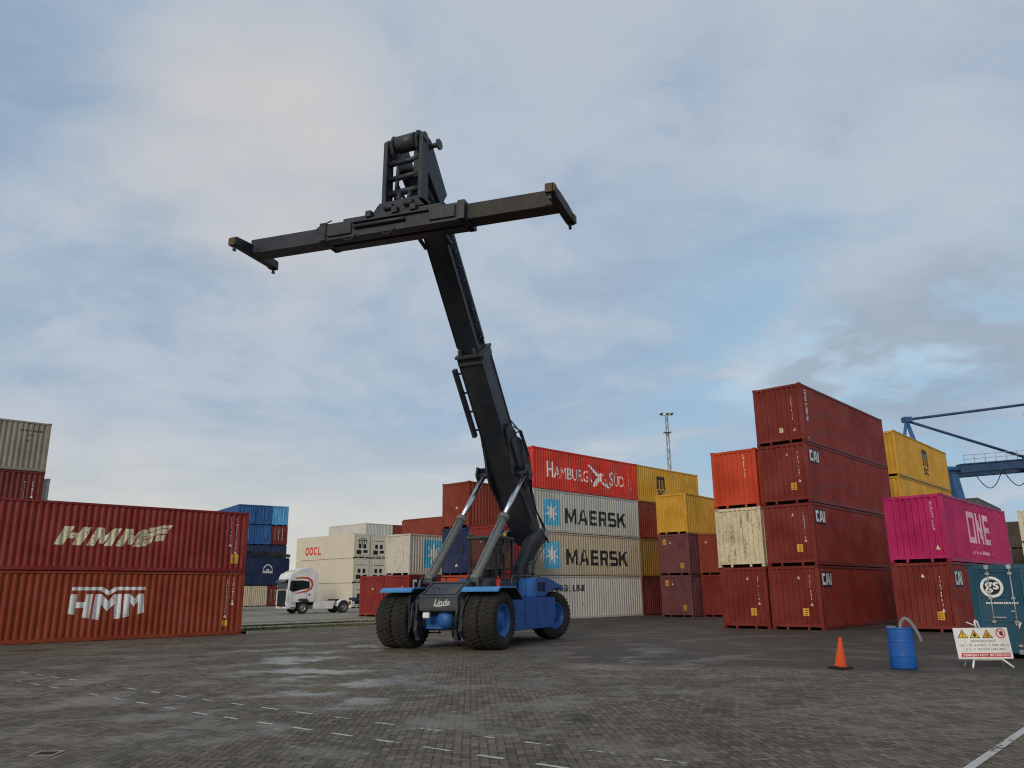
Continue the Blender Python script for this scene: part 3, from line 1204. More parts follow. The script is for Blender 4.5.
container('faded purple container on the ground under another purple one', F, FY, 0, 0, 0, 'purple', group=g, arts=pur(1))
container('faded purple container in the middle, directly under the yellow one', F, FY, 0, 0, E_(1), 'purple', group=g, arts=pur(2))
container('ochre yellow container with a plain side, sitting on the purple stack', F, FY, 0, 0, E_(2), 'yellow', group=g)
g = 'red pair beside the purple stack'
container('dark red container on the ground between the purple stack and the rusty white column', F, FY, 1.25, -2.6, 0, 'wine', group=g,
          arts=[('sticker', 'E', art_sticker(1.6, 0.9, 0.26, 0.36), None), ('warning_triangle', 'E', art_tri(1.5, 2.2, 0.14), None)])
container('rust red container on the upper level between the purple stack and the rusty white column', F, FY, 1.25, -2.6, E_(1), 'rustred', group=g,
          arts=[('warning_triangle', 'E', art_tri(0.55, 2.2), None)])

# the big maroon tower
g = 'four-high maroon tower'
B, BY = (14.0, 37.65), 48.5
for k, lab in enumerate(['maroon container with a dark lettered square at the foot of the tower', 'maroon container second from the ground in the four-high tower',
                         'maroon container third from the ground in the tower, level with the orange one', 'maroon container on the very top of the tower, tall white numbers and no emblem']):
    if k < 3:
        container(lab, B, BY, 0, 0, E_(k), 'wine', group=g, arts=[CAI] + end_marks(20 + k, v0=1.2 if k < 2 else 1.1))
    else:
        container(lab, B, BY, 0, 0, E_(k), 'wine', group=g,
                  arts=[('number_marks', 'S', art_marks(0.55, 1.05, 2.62, 0.16, seed=31, foot=False), None), ('warning_triangle', 'S', art_tri(0.55, 0.2, 0.22), None),
                        ('number_marks', 'E', art_marks(1.88, 1.0, 2.35, seed=32, foot=False), None), ('warning_triangle', 'E', art_tri(1.95, 0.55, 0.18), None),
                        ('sticker', 'E', art_small(1.18, 0.55, 0.24), None)])
g = 'column left of the maroon tower'
container('maroon container on the ground under the rusty white one', B, BY, 0, 2.56, 0, 'wine', group=g, arts=end_marks(24))
container('white container with heavy rust streaks down its ribs, left of the maroon tower', B, BY, 0, 2.56, E_(1), 'rustywhite', group=g)
container('orange red container on top of the rusty white one', B, BY, 0, 2.56, E_(2), 'orange', group=g, arts=[('number_marks', 'E', art_marks(1.75, 1.3, 2.6, seed=25, foot=False), None)])
# pink pair
g = 'pink and maroon pair on the right'
P, PY = (18.45, 34.58), 48.2
container('maroon container under the bright pink one, behind the warning board', P, PY, 0, 0, 0, 'wine', group=g,
          arts=[('lettering', 'S', art_cai(0.32, 1.86, 1.2, 0.7), 'plate small')] + end_marks(26, u=1.86, v0=0.95, v1=2.3, tri=(1.25, 2.25), sticker=(1.62, 0.5)))
container('bright magenta pink container with large pale block letters', P, PY, 0, 0, E_(1), 'pink', group=g,
          arts=[('lettering', 'S', art_one, None), ('number_marks', 'E', art_marks(1.9, 1.2, 2.55, 0.085, seed=27, foot=False), None), ('warning_triangle', 'E', art_tri(2.0, 0.5, 0.2), None)])
# yellow stack behind
g = 'yellow stack behind the maroon tower'
YO, YY = (24.3, 50.0), 48.6
for k in range(4):
    container(['yellow container at the foot of the stack hidden behind the maroon tower', 'yellow container second from the ground hidden behind the maroon tower',
               'yellow container just above the pink one, partly hidden by it', 'yellow container with black letters, topmost behind the maroon tower'][k],
              YO, YY, 0, 0, E_(k), 'yellow', group=g, arts=[('lettering', 'S', art_m_sc(6.3, 1.1, 0.62), 'plate m')] if k == 3 else ())
# grey row behind the pink one
g = 'slate grey row behind the pink container'
GO, GY = (36.6, 63.2), 51.9
for k in range(3):
    container('slate grey container %s in the row behind the pink one' % ['on the ground', 'on the second level', 'on top'][k], GO, GY, 0, 0, E_(k), 'slate', group=g, fine=False)
# teal container, doors to the camera
TO, TY = (14.28, 20.90), 48


def teal_art():
    bm = bmesh.new()
    cx, cy = 0.53, 1.82
    add_ring(bm, cx, cy, 0.205, 0.275, 0, 0.03, 36)
    add_ring(bm, cx, cy, 0.0, 0.205, 2, 0.03, 36)
    add_text(bm, 'gs', cx - 0.17, cy - 0.15, cx + 0.17, cy + 0.13, 0, 0.034, bold=0.015)
    rr = random.Random(5)
    u = 0.34
    while u < 1.08:
        w = rr.uniform(0.025, 0.05)
        add_rect(bm, u, 1.38, u + w, 1.43, 0, 0.03)
        u += w + 0.018
    add_ring(bm, 0.42, 1.93, 0.0, 0.075, 1, 0.03, 18)
    add_poly(bm, [(0.93, 0.92), (1.10, 0.92), (1.015, 0.74)], 0, 0.03)
    add_rect(bm, 0.90, 1.19, 1.02, 1.21, 0, 0.03)
    return bm, [M_white, M_star, M_darkblue]


tc = container('teal blue container with its doors and lock rods towards us, white ring emblem', TO, TY, 0, 0, 0, 'teal', L=6.058, H=2.438, doors='E')
bm, mats_ = teal_art()
conform(bm, 'E', 6.058, W0, flat=True, lift=-0.021)
obj('emblem', bm, mats_, tc, normals=False)
# right-hand distance
g = 'containers at the far right edge'
for k in range(3):
    container('cream container %s at the far right edge of the photo' % ['on the ground', 'on the second level', 'on top'][k], (48.6, 73.3), 48, 0, 0, Y0 * 0 + E_(k), 'cream', group=g, fine=False)
    container('dark brown container %s right of the far end of the pink one' % ['on the ground', 'on the second level', 'on top'][k], (55.4, 86.4), 48, 0, 0, E_(k), 'brown', group=g, fine=False)

# ------------------------------------------------------------------ ground
YAW = rad(48)
YS = Vector((math.cos(YAW), math.sin(YAW)))       # yard direction
YT = Vector((-YS.y, YS.x))
AC = Vector((-13.14, 40.06))                      # ground corner of the left pair, origin of the kerb lines


def yp(s, t):
    p = AC + YS * s + YT * t
    return (p.x, p.y)


def paving_material():
    m, N, b = principled('concrete block paving')
    pos = N.new('ShaderNodeTexCoord').outputs['Object']
    x, y, z = N.sep(pos)
    # herringbone of 0.21 x 0.105 blocks, turned with the yard
    th = YAW + rad(45)
    cx, sx = math.cos(th) / 0.107, math.sin(th) / 0.107
    px = N.m('ADD', N.m('MULTIPLY', x, cx), N.m('MULTIPLY', y, sx))
    py = N.m('SUBTRACT', N.m('MULTIPLY', y, cx), N.m('MULTIPLY', x, sx))
    ix, iy = N.m('FLOOR', px), N.m('FLOOR', py)
    fx, fy = N.m('SUBTRACT', px, ix), N.m('SUBTRACT', py, iy)
    k = N.m('FLOORED_MODULO', N.m('SUBTRACT', ix, iy), 4.0)
    is0 = N.m('LESS_THAN', k, 0.5)
    hor = N.m('LESS_THAN', k, 1.5)
    is2 = N.m('MULTIPLY', N.m('GREATER_THAN', k, 1.5), N.m('LESS_THAN', k, 2.5))
    gx, gy = N.m('SUBTRACT', 1.0, fx), N.m('SUBTRACT', 1.0, fy)
    dh = N.m('MINIMUM', N.m('MINIMUM', fy, gy), N.fmix(is0, gx, fx))
    dv = N.m('MINIMUM', N.m('MINIMUM', fx, gx), N.fmix(is2, fy, gy))
    dist = N.fmix(hor, dv, dh)
    idx = N.m('SUBTRACT', ix, N.m('MULTIPLY', hor, N.m('SUBTRACT', 1.0, is0)))
    idy = N.m('SUBTRACT', iy, N.m('MULTIPLY', N.m('SUBTRACT', 1.0, hor), is2))
    wn = N.new('ShaderNodeTexWhiteNoise', noise_dimensions='2D')
    N.put(wn.inputs['Vector'], N.comb(idx, idy, 0.0))
    rnd = wn.outputs['Value']
    joint = N.ss(dist, 0.13, 0.03)
    nb = N.noise(pos, 0.12, 5, 0.6)
    nm = N.noise(pos, 0.55, 6, 0.62)
    nf = N.noise(pos, 14.0, 5, 0.65)
    ns = N.noise(N.vm('MULTIPLY', pos, (1, 1, 1)), 2.6, 5, 0.6)
    # asphalt beyond a slightly wandering edge on the right
    edge = N.m('ADD', N.m('ADD', N.m('MULTIPLY', N.m('ADD', x, -2.2), 0.462), N.m('ADD', y, -21.7)), N.m('MULTIPLY', N.m('SUBTRACT', nm, 0.5), 0.9))
    asph = N.m('MULTIPLY', N.ss(edge, 0.0, 0.35), N.ss(N.m('ADD', x, N.m('MULTIPLY', N.m('SUBTRACT', nb, 0.5), 8.0)), -0.5, 3.5))
    block = N.mix(rnd, (0.098, 0.080, 0.058), (0.212, 0.174, 0.125))
    block = N.mix(N.m('MULTIPLY', N.ss(nf, 0.45, 0.8), 0.5), block, (0.27, 0.22, 0.155))
    block = N.mix(N.m('MULTIPLY', joint, N.fmix(N.ss(nm, 0.3, 0.7), 0.7, 0.4)), block, (0.030, 0.024, 0.017))
    asc = N.mix(nf, (0.050, 0.041, 0.031), (0.105, 0.086, 0.065))
    c = N.mix(asph, block, asc)
    # broad tonal patches, pale silt, dark oil, moss, reddish stains
    nx = N.noise(N.vm('ADD', pos, (40.0, 7.0, 3.0)), 0.22, 4, 0.55)
    c = N.mix(N.m('MULTIPLY', N.ss(nx, 0.42, 0.62), 0.40), c, N.mix(0.45, c, (0.030, 0.026, 0.020)))
    c = N.mix(N.m('MULTIPLY', N.ss(nm, 0.50, 0.70), 0.38), c, (0.25, 0.205, 0.145))
    c = N.mix(N.m('MULTIPLY', N.ss(ns, 0.56, 0.70), N.m('MULTIPLY', N.ss(nb, 0.42, 0.58), 0.65)), c, (0.024, 0.021, 0.018))
    mo = N.noise(N.vm('ADD', pos, (5.0, 21.0, 0.0)), 1.1, 5, 0.65)
    c = N.mix(N.m('MULTIPLY', N.ss(mo, 0.55, 0.68), N.m('MULTIPLY', joint, 0.8)), c, (0.055, 0.062, 0.020))
    spot = N.new('ShaderNodeTexVoronoi', feature='F1')
    N.put(spot.inputs['Vector'], N.vm('ADD', pos, N.vm('SCALE', N.noise(pos, 3.0, 3, 0.6, color=True), 0.5)))
    spot.inputs['Scale'].default_value = 0.85
    sc = N.sep(spot.outputs['Color'])
    sr = N.m('MULTIPLY', N.m('SUBTRACT', sc[0], 0.55), 0.75)
    c = N.mix(N.m('MULTIPLY', N.ss(N.m('SUBTRACT', spot.outputs['Distance'], sr), 0.04, -0.05), 0.35), c, (0.022, 0.019, 0.017))
    st = N.noise(N.vm('MULTIPLY', N.vm('ADD', pos, (11.0, 3.0, 0.0)), (0.5, 1.0, 1)), 0.75, 3, 0.5)
    left = N.ss(x, -2.0, -6.0)
    c = N.mix(N.m('MULTIPLY', N.m('MULTIPLY', N.ss(st, 0.62, 0.67), left), 0.65), c, (0.10, 0.026, 0.020))
    # tyre tracks in long curved streaks
    for k_, (ox, oy, sc_) in enumerate(((30.0, -2.0, 1.3), (-26.0, -6.0, 1.1))):
        ring = N.vm('LENGTH', N.vm('ADD', pos, (ox, oy, 0.0)))
        tr = N.noise(N.comb(ring, float(k_) * 7.0, 0.0), sc_, 4, 0.7)
        c = N.mix(N.m('MULTIPLY', N.ss(tr, 0.54, 0.70), N.m('MULTIPLY', N.ss(nb if k_ == 0 else nx, 0.40, 0.55), 0.55)), c, (0.028, 0.024, 0.020))
    N.l.new(c, b.inputs['Base Color'])
    # wetness
    wetzone = N.ss(N.vm('LENGTH', N.vm('MULTIPLY', N.vm('ADD', pos, (4.5, -22.0, 0.0)), (0.6, 0.5, 1.0))), 8.5, 1.0)
    wet = N.m('ADD', N.m('MULTIPLY', N.ss(nm, 0.46, 0.62), N.m('ADD', N.m('MULTIPLY', wetzone, 0.9), 0.18)), N.m('MULTIPLY', asph, 0.16), clamp=True)
    N.put(b.inputs['Roughness'], N.fmix(wet, N.fmix(nf, 0.62, 0.88), 0.26))
    N.put(b.inputs['Specular IOR Level'], N.fmix(wet, 0.12, 0.5))
    h = N.m('ADD', N.m('MULTIPLY', N.m('MULTIPLY', joint, N.m('SUBTRACT', 1.0, asph)), -0.6),
            N.m('ADD', N.m('MULTIPLY', nf, 0.35), N.m('MULTIPLY', rnd, N.m('MULTIPLY', N.m('SUBTRACT', 1.0, asph), 0.18))))
    bn = N.new('ShaderNodeBump')
    N.put(bn.inputs['Strength'], N.fmix(wet, 0.75, 0.25))
    bn.inputs['Distance'].default_value = 0.02
    N.l.new(h, bn.inputs['Height'])
    N.l.new(bn.outputs[0], b.inputs['Normal'])
    return m


def dirt_material(name, a, c2, scale=0.6, rough=0.85, gravel=12.0):
    m, N, b = principled(name)
    pos = N.new('ShaderNodeTexCoord').outputs['Object']
    n1 = N.noise(pos, scale, 6, 0.62)
    n2 = N.noise(pos, gravel, 4, 0.6)
    c = N.mix(N.ss(n1, 0.35, 0.65), a, c2)
    c = N.mix(N.m('MULTIPLY', n2, 0.5), c, tuple(v * 0.55 for v in a))
    N.l.new(c, b.inputs['Base Color'])
    b.inputs['Roughness'].default_value = rough
    bn = N.new('ShaderNodeBump')
    bn.inputs['Strength'].default_value = 0.5
    bn.inputs['Distance'].default_value = 0.03
    N.l.new(n2, bn.inputs['Height'])
    N.l.new(bn.outputs[0], b.inputs['Normal'])
    return m


M_conc = dirt_material('old concrete', (0.33, 0.29, 0.22), (0.23, 0.20, 0.15), 0.35)
M_soil = dirt_material('mossy soil', (0.060, 0.062, 0.022), (0.15, 0.13, 0.07), 0.5)
M_sand = dirt_material('sandy strip', (0.40, 0.34, 0.23), (0.24, 0.21, 0.12), 0.5)
M_kerb = dirt_material('kerb concrete', (0.34, 0.32, 0.28), (0.24, 0.225, 0.19), 1.5)

bm = bmesh.new()
v = [bm.verts.new(p) for p in ((-900, -60, 0), (900, -60, 0), (900, 1500, 0), (-900, 1500, 0))]
bm.faces.new(v)
struct(obj('ground', bm, paving_material()))

# raised concrete yard beyond the kerb
bm = bmesh.new()
prism(bm, [yp(-60, 9.0), yp(14.2, 9.0), yp(14.2, 5.0), yp(220, 5.0), yp(220, 260), yp(-60, 260)], 'z', -0.05, Y0)
struct(obj('raised_yard', bm, M_conc))


def strip(name, t0, t1, z0, z1, mat, wob0=0.0, wob1=0.0, s0=0.35, s1=14.1):
    """one long strip of ground with slightly wandering edges"""
    bm = bmesh.new()
    n = 60
    for i in range(n):
        a, b = s0 + (s1 - s0) * i / n, s0 + (s1 - s0) * (i + 1) / n

        def wv(q, w, k):
            return w * (math.sin(q * 1.7 + k) + 0.6 * math.sin(q * 4.1 + 2 * k))
        ps = ((a, t0 + wv(a, wob0, t0), z0), (b, t0 + wv(b, wob0, t0), z0), (b, t1 + wv(b, wob1, t1), z1), (a, t1 + wv(a, wob1, t1), z1))
        bm.faces.new([bm.verts.new((*yp(p[0], p[1]), p[2])) for p in ps])
    bmesh.ops.remove_doubles(bm, verts=bm.verts, dist=0.001)
    return struct(obj(name, bm, mat))


strip('verge', 0.11, 3.0, 0.10, 0.13, M_soil, 0.0, 0.22)
strip('path', 3.0, 4.7, 0.13, 0.14, M_sand, 0.22, 0.18)
strip('back_verge', 4.7, 5.9, 0.14, 0.15, M_soil, 0.18, 0.2)
strip('back_path', 5.9, 8.86, 0.15, 0.17, M_sand, 0.2, 0.0)
bm = bmesh.new()
for k in range(14):
    prism(bm, [yp(0.35 + k * 0.985, -0.02), yp(0.35 + k * 0.985 + 0.97, -0.02), yp(0.35 + k * 0.985 + 0.97, 0.11), yp(0.35 + k * 0.985, 0.11)], 'z', -0.02, 0.12)
for k in range(36):
    prism(bm, [yp(-21.3 + k * 0.985, 8.86), yp(-21.3 + k * 0.985 + 0.97, 8.86), yp(-21.3 + k * 0.985 + 0.97, 8.99), yp(-21.3 + k * 0.985, 8.99)], 'z', -0.02, Y0 + 0.02)
for k in range(30):
    prism(bm, [yp(14.35 + k * 0.985, 4.85), yp(14.35 + k * 0.985 + 0.97, 4.85), yp(14.35 + k * 0.985 + 0.97, 4.985), yp(14.35 + k * 0.985, 4.985)], 'z', -0.02, Y0 + 0.02)
struct(obj('kerb', bm, M_kerb))

# grass on the verges
mg, N, b = principled('verge grass')
n1 = N.noise(N.new('ShaderNodeTexCoord').outputs['Object'], 1.2, 4, 0.6)
N.l.new(N.mix(N.ss(n1, 0.35, 0.65), (0.055, 0.068, 0.016), (0.15, 0.125, 0.05)), b.inputs['Base Color'])
b.inputs['Roughness'].default_value = 0.8
bm = bmesh.new()
rg = random.Random(12)
for i in range(9000):
    s = rg.uniform(0.4, 13.8)
    if rg.random() < 0.62:
        t = rg.uniform(0.15, 3.1)
        zb = 0.11
    else:
        t = rg.uniform(4.6, 6.0)
        zb = 0.145
    dens = 0.5 + 0.5 * math.sin(s * 0.9 + t * 1.3) * math.cos(s * 0.37 - t * 2.1)
    if rg.random() > 0.25 + 0.75 * dens:
        continue
    px, py = yp(s, t)
    h = rg.uniform(0.03, 0.085)
    a = rg.uniform(0, PI)
    dx, dy = math.cos(a) * 0.035, math.sin(a) * 0.035
    lx, ly = rg.uniform(-0.08, 0.08), rg.uniform(-0.08, 0.08)
    bm.faces.new([bm.verts.new((px - dx, py - dy, zb)), bm.verts.new((px + dx, py + dy, zb)), bm.verts.new((px + lx, py + ly, zb + h))])
struct(obj('grass', bm, mg, normals=False), 'stuff')

# painted marks
mm, N, b = principled('worn road paint')
pos = N.new('ShaderNodeTexCoord').outputs['Object']
n1 = N.noise(pos, 9.0, 5, 0.7)
n2 = N.noise(pos, 0.6, 3, 0.6)
wear = N.ss(N.m('ADD', n1, N.m('MULTIPLY', N.m('SUBTRACT', n2, 0.5), 0.7)), 0.50, 0.62)
N.l.new(N.mix(wear, (0.50, 0.48, 0.43), (0.085, 0.072, 0.056)), b.inputs['Base Color'])
b.inputs['Roughness'].default_value = 0.7


def dash(bm, p, d, ln, w, z=0.004):
    d = Vector(d).normalized()
    n = Vector((-d.y, d.x))
    p = Vector(p)
    q = [p - d * ln / 2 - n * w / 2, p + d * ln / 2 - n * w / 2, p + d * ln / 2 + n * w / 2, p - d * ln / 2 + n * w / 2]
    bm.faces.new([bm.verts.new((c.x, c.y, z)) for c in q])


bm = bmesh.new()
rj = random.Random(2)
for (p0, p1, n) in (((1.72, 9.54), (-5.5, 15.24), 10), ((-5.5, 15.24), (-13.06, 21.79), 10), ((0.39, 9.36), (-5.02, 13.61), 8), ((-5.02, 13.61), (-11.91, 19.65), 9)):
    p0, p1 = Vector(p0), Vector(p1)
    for k in range(n):
        q = p0.lerp(p1, k / n)
        dash(bm, q, p1 - p0, rj.uniform(0.34, 0.46), rj.uniform(0.05, 0.075))
p0, p1 = Vector((0.39, 9.36)), Vector((-5.02, 13.61))
for k in range(1, 5):
    dash(bm, p0 + (p0 - p1) * (k / 8), p1 - p0, 0.42, 0.07)
p0, p1 = Vector((4.72, 9.06)), Vector((6.68, 11.3))
dd = (p1 - p0).normalized()
for k in range(-4, 18):
    dash(bm, p0 + dd * (k * 0.302), dd, 0.30, 0.10)
struct(obj('lane_marking', bm, mm))

# gully grate in the paving at lower left
t = thing('drain_grate', 'small dark iron gully grate set in the wet paving at lower left', 'drain', (-5.62, 10.36, 0.0), rad(3))
t.scale = (0.62, 0.62, 1.0)
M_iron = plain('cast iron', (0.055, 0.05, 0.047), 0.55, 0.6)
bm = bmesh.new()
for r in ((-0.24, 0.24, -0.24, -0.18), (-0.24, 0.24, 0.18, 0.24), (-0.24, -0.18, -0.18, 0.18), (0.18, 0.24, -0.18, 0.18)):
    box(bm, *r, 0.001, 0.014)
obj('rim', bm, M_conc, t)
bm = bmesh.new()
for k in range(6):
    box(bm, -0.17 + k * 0.064, -0.145 + k * 0.064, -0.18, 0.18, 0.002, 0.011)
obj('bars', bm, M_iron, t)

# ------------------------------------------------------------------ reach stacker
M_blk = paint('machine charcoal', (0.016, 0.021, 0.029), 0.42, 0.35, 0.0, streak=0.35, spec=0.4, dirtcol=(0.075, 0.068, 0.06))
M_gry = paint('machine graphite', (0.045, 0.052, 0.058), 0.42, 0.35, 0.08, streak=0.35, spec=0.4)
M_rusty = paint('worn spreader steel', (0.032, 0.029, 0.027), 0.5, 0.4, 0.15, streak=0.35)
M_mblue = paint('machine blue', (0.010, 0.110, 0.37), 0.40, 0.4, 0.0, streak=0.35, spec=0.35)
M_fblue = paint('mudguard blue', (0.06, 0.25, 0.54), 0.40, 0.15, 0.0, streak=0.12)
M_tyre = paint('tyre rubber', (0.026, 0.024, 0.022), 0.82, 0.45, 0.0, streak=0.1, dirtcol=(0.075, 0.065, 0.055), bump=0.3)
M_chrome = plain('chrome rod', (0.62, 0.63, 0.64), 0.22, 1.0)
M_cyl = paint('cylinder grey', (0.16, 0.17, 0.165), 0.42, 0.3, 0.0, streak=0.3)
M_tip = plain('worn brown corner', (0.10, 0.065, 0.03), 0.6)
M_redp = plain('extinguisher red', (0.50, 0.02, 0.02), 0.35)
mgl, N, b = principled('cab glass')
b.inputs['Base Color'].default_value = (0.03, 0.035, 0.035, 1)
b.inputs['Roughness'].default_value = 0.05
b.inputs['Alpha'].default_value = 0.22
M_glass = mgl
mgl, N, b = principled('dark glass')
b.inputs['Base Color'].default_value = (0.02, 0.026, 0.03, 1)
b.inputs['Roughness'].default_value = 0.12
b.inputs['Specular IOR Level'].default_value = 0.12
M_dglass = mgl
M_lampw = plain('white lamp lens', (0.85, 0.85, 0.82), 0.25)


def wheel(parent, loc, R, w, out, rim_mat, lugs=34):
    """out: +1 / -1, the side the dish faces (local y)"""
    o = bpy.data.objects.new('wheel', None)
    o.empty_display_size = 0.2
    COL.objects.link(o)
    o.parent = parent
    o.location = loc
    bm = bmesh.new()
    hw = w / 2
    rr = R * 0.56
    prof = [(rr, -hw * 0.80), (rr * 1.10, -hw * 0.95), (R * 0.80, -hw * 1.03), (R * 0.90, -hw * 0.98), (R * 0.955, -hw * 0.84), (R * 0.965, -hw * 0.4), (R * 0.965, hw * 0.4),
            (R * 0.955, hw * 0.84), (R * 0.90, hw * 0.98), (R * 0.80, hw * 1.03), (rr * 1.10, hw * 0.95), (rr, hw * 0.80), (rr, -hw * 0.80)]
    lathe(bm, prof, (0, 0, 0), (0, 1, 0), 48)
    if lugs:
        for k in range(lugs):
            for side in (-1, 1):
                t = 2 * PI * (k + (0.5 if side > 0 else 0)) / lugs
                pts = []
                for (yy, dr, dt) in ((0.05, 0.0, -0.030), (0.05, 0.0, 0.030), (0.97, 0.0, 0.075), (0.97, 0.0, 0.0)):
                    tt = t + dt * 1.0 + (0.045 if yy > 0.5 else 0)
                    pts.append((yy * hw * side, tt))
                lo, hi = [], []
                for (yy, tt) in pts:
                    base = R * (0.955 if abs(yy) < hw * 0.6 else 0.88)
                    top = R * (1.0 if abs(yy) < hw * 0.6 else 0.975)
                    lo.append(bm.verts.new((base * math.cos(tt), yy, base * math.sin(tt))))
                    hi.append(bm.verts.new((top * math.cos(tt), yy, top * math.sin(tt))))
                bm.faces.new(hi)
                for i in range(4):
                    bm.faces.new((lo[i], lo[(i + 1) % 4], hi[(i + 1) % 4], hi[i]))
    obj('tyre', bm, M_tyre, o)
    bm = bmesh.new()
    s = out
    prof = [(rr * 1.02, hw * 0.86 * s), (rr * 0.96, hw * 0.90 * s), (rr * 0.90, hw * 0.78 * s), (rr * 0.80, hw * 0.35 * s), (rr * 0.52, hw * 0.30 * s), (rr * 0.48, hw * 0.62 * s),
            (rr * 0.36, hw * 0.72 * s), (rr * 0.12, hw * 0.74 * s), (0.0, hw * 0.74 * s)]
    lathe(bm, prof, (0, 0, 0), (0, 1, 0), 32)
    lathe(bm, [(rr * 1.0, -hw * 0.8 * s), (0.0, -hw * 0.5 * s)], (0, 0, 0), (0, 1, 0), 32)
    for k in range(12):
        t = 2 * PI * k / 12
        c = Vector((math.cos(t) * rr * 0.66, hw * 0.32 * s, math.sin(t) * rr * 0.66))
        tube(bm, c, c + Vector((0, 0.05 * s, 0)), rr * 0.035, n=6)
    obj('rim', bm, rim_mat, o)
    return o


def reach_stacker(label, loc, rz, elev, s_collar, s_tip, spreader_zrot=0.0, side_shift=-0.45, tilt=0.0, slew=0.0, group=None):
    T = thing('reach_stacker', label, 'container handler', loc, rz, group)
    # ---- chassis
    bm = bmesh.new()
    for s in (-1, 1):
        y0, y1 = sorted((s * 0.50, s * 0.92))
        box(bm, -7.7, 0.55, y0, y1, 0.72, 1.55)
    box(bm, -7.6, -7.0, -0.49, 0.49, 0.7, 1.5)
    box(bm, -0.5, 0.5, -0.49, 0.49, 1.1, 1.55)
    box(bm, -4.4, -1.0, -0.49, 0.49, 0.8, 1.35)
    bevel(bm, 0.02)
    obj('chassis', bm, M_blk, T)
    # front axle with its blue housing
    bm = bmesh.new()
    tube(bm, (0.12, -1.02, 0.93), (0.12, 1.02, 0.93), 0.33, n=24)
    lathe(bm, [(0.0, 0.42), (0.16, 0.40), (0.28, 0.30), (0.34, 0.12), (0.35, -0.2)], (0.42, 0.36, 0.98), (1, 0, 0), 24)
    box(bm, -0.2, 0.42, -0.62, 0.62, 0.66, 1.22)
    obj('front_axle', bm, M_mblue, T)
    bm = bmesh.new()
    tube(bm, (0, -2.1, 0.93), (0, 2.1, 0.93), 0.22, n=16)
    for s in (-1, 1):
        for q in (0.62, 0.80):
            tube(bm, (0.75, s * q, 1.5), (0.60, s * q, 0.42), 0.035, n=8)
        y0, y1 = sorted((s * 0.94, s * 1.0))
        box(bm, -0.55, 0.75, y0, y1, 0.55, 1.75)
        box(bm, 0.35, 0.6, min(s * 0.62, s * 0.80), max(s * 0.62, s * 0.80), 0.30, 0.6)
    obj('axle_frame', bm, M_blk, T)
    bm = bmesh.new()
    box(bm, -6.45, -6.05, -1.0, 1.0, 0.75, 1.1)
    bevel(bm, 0.03)
    obj('rear_axle', bm, M_blk, T)
    # front hood: sloped panel, then a drop with the script on it
    bm = bmesh.new()
    prism(bm, [(-0.55, 1.56), (0.86, 1.20), (0.98, 1.26), (0.98, 1.72), (0.12, 2.20), (-0.55, 2.20)], 'y', -0.46, 0.98)
    bevel(bm, 0.02)
    hood = obj('front_hood', bm, M_gry, T)
    bm = bmesh.new()
    add_text(bm, 'Linde', 0, 0, 0.60, 0.20, shear=0.4, bold=0.004)
    add_poly(bm, [(-0.06, -0.01), (0.16, -0.035), (0.62, 0.015), (0.62, 0.03), (0.16, -0.01)])
    for v in bm.verts:
        v.co = (0.985, 0.10 + v.co.x, 1.42 + v.co.y)
    obj('script', bm, M_white, hood, normals=False)
    bm = bmesh.new()
    n_ = Vector((0.48, 0, 0.86)).normalized()
    for (yy, x0, z0, x1, z1) in ((-0.36, 0.20, 2.155, 0.92, 1.755), (0.88, 0.20, 2.155, 0.92, 1.755)):
        beam_a, beam_b = Vector((x0, yy, z0)) + n_ * 0.012, Vector((x1, yy, z1)) + n_ * 0.012
        tube(bm, beam_a, beam_b, 0.018, n=6)
    for x_, z_ in ((0.24, 2.135), (0.90, 1.765)):
        tube(bm, Vector((x_, -0.36, z_)) + n_ * 0.012, Vector((x_, 0.88, z_)) + n_ * 0.012, 0.014, n=6)
    path_tube(bm, [(0.62, -0.1, 1.92), (0.66, -0.1, 2.0), (0.66, 0.12, 2.0), (0.62, 0.12, 1.92)], 0.012, 6)
    box(bm, 0.982, 0.99, -0.40, 0.92, 1.665, 1.68)
    box(bm, 0.982, 0.99, -0.40, 0.92, 1.31, 1.325)
    obj('hood_trim', bm, M_blk, hood)
    for y_ in (-0.72, -0.54, 0.98, 1.16):
        bm = bmesh.new()
        path_tube(bm, [(0.30, y_, 1.85), (0.62, y_ + 0.03, 1.72), (0.92, y_, 1.40), (1.0, y_ - 0.03, 1.05), (0.85, y_ + 0.05, 0.75), (0.55, y_ + 0.1, 0.70)], 0.028, 8)
        obj('front_hose', bm, M_blk, T)
    bm = bmesh.new()
    box(bm, 0.90, 1.02, -0.30, -0.06, 1.02, 1.20)
    bevel(bm, 0.02)
    obj('headlight', bm, M_lampw, T)
    for y in (-0.62, 1.06):
        bm = bmesh.new()
        prism(bm, [(0.35, 1.75), (0.80, 1.60), (0.95, 0.62), (0.85, 0.42), (0.62, 0.42), (0.35, 1.2)], 'y', y - 0.06, y + 0.06)
        tube(bm, (0.90, y - 0.12, 1.50), (1.02, y - 0.12, 0.70), 0.05, n=8)
        obj('front_bracket', bm, M_blk, T)
    # ---- wheels
    for y in (1.33, 1.93):
        for s in (-1, 1):
            wheel(T, (0, s * y, 0.93), 0.93, 0.58, s, M_mblue)
    for s in (-1, 1):
        wheel(T, (-6.25, s * 1.36, 0.92), 0.92, 0.58, s, M_mblue).rotation_euler.z = rad(-24)
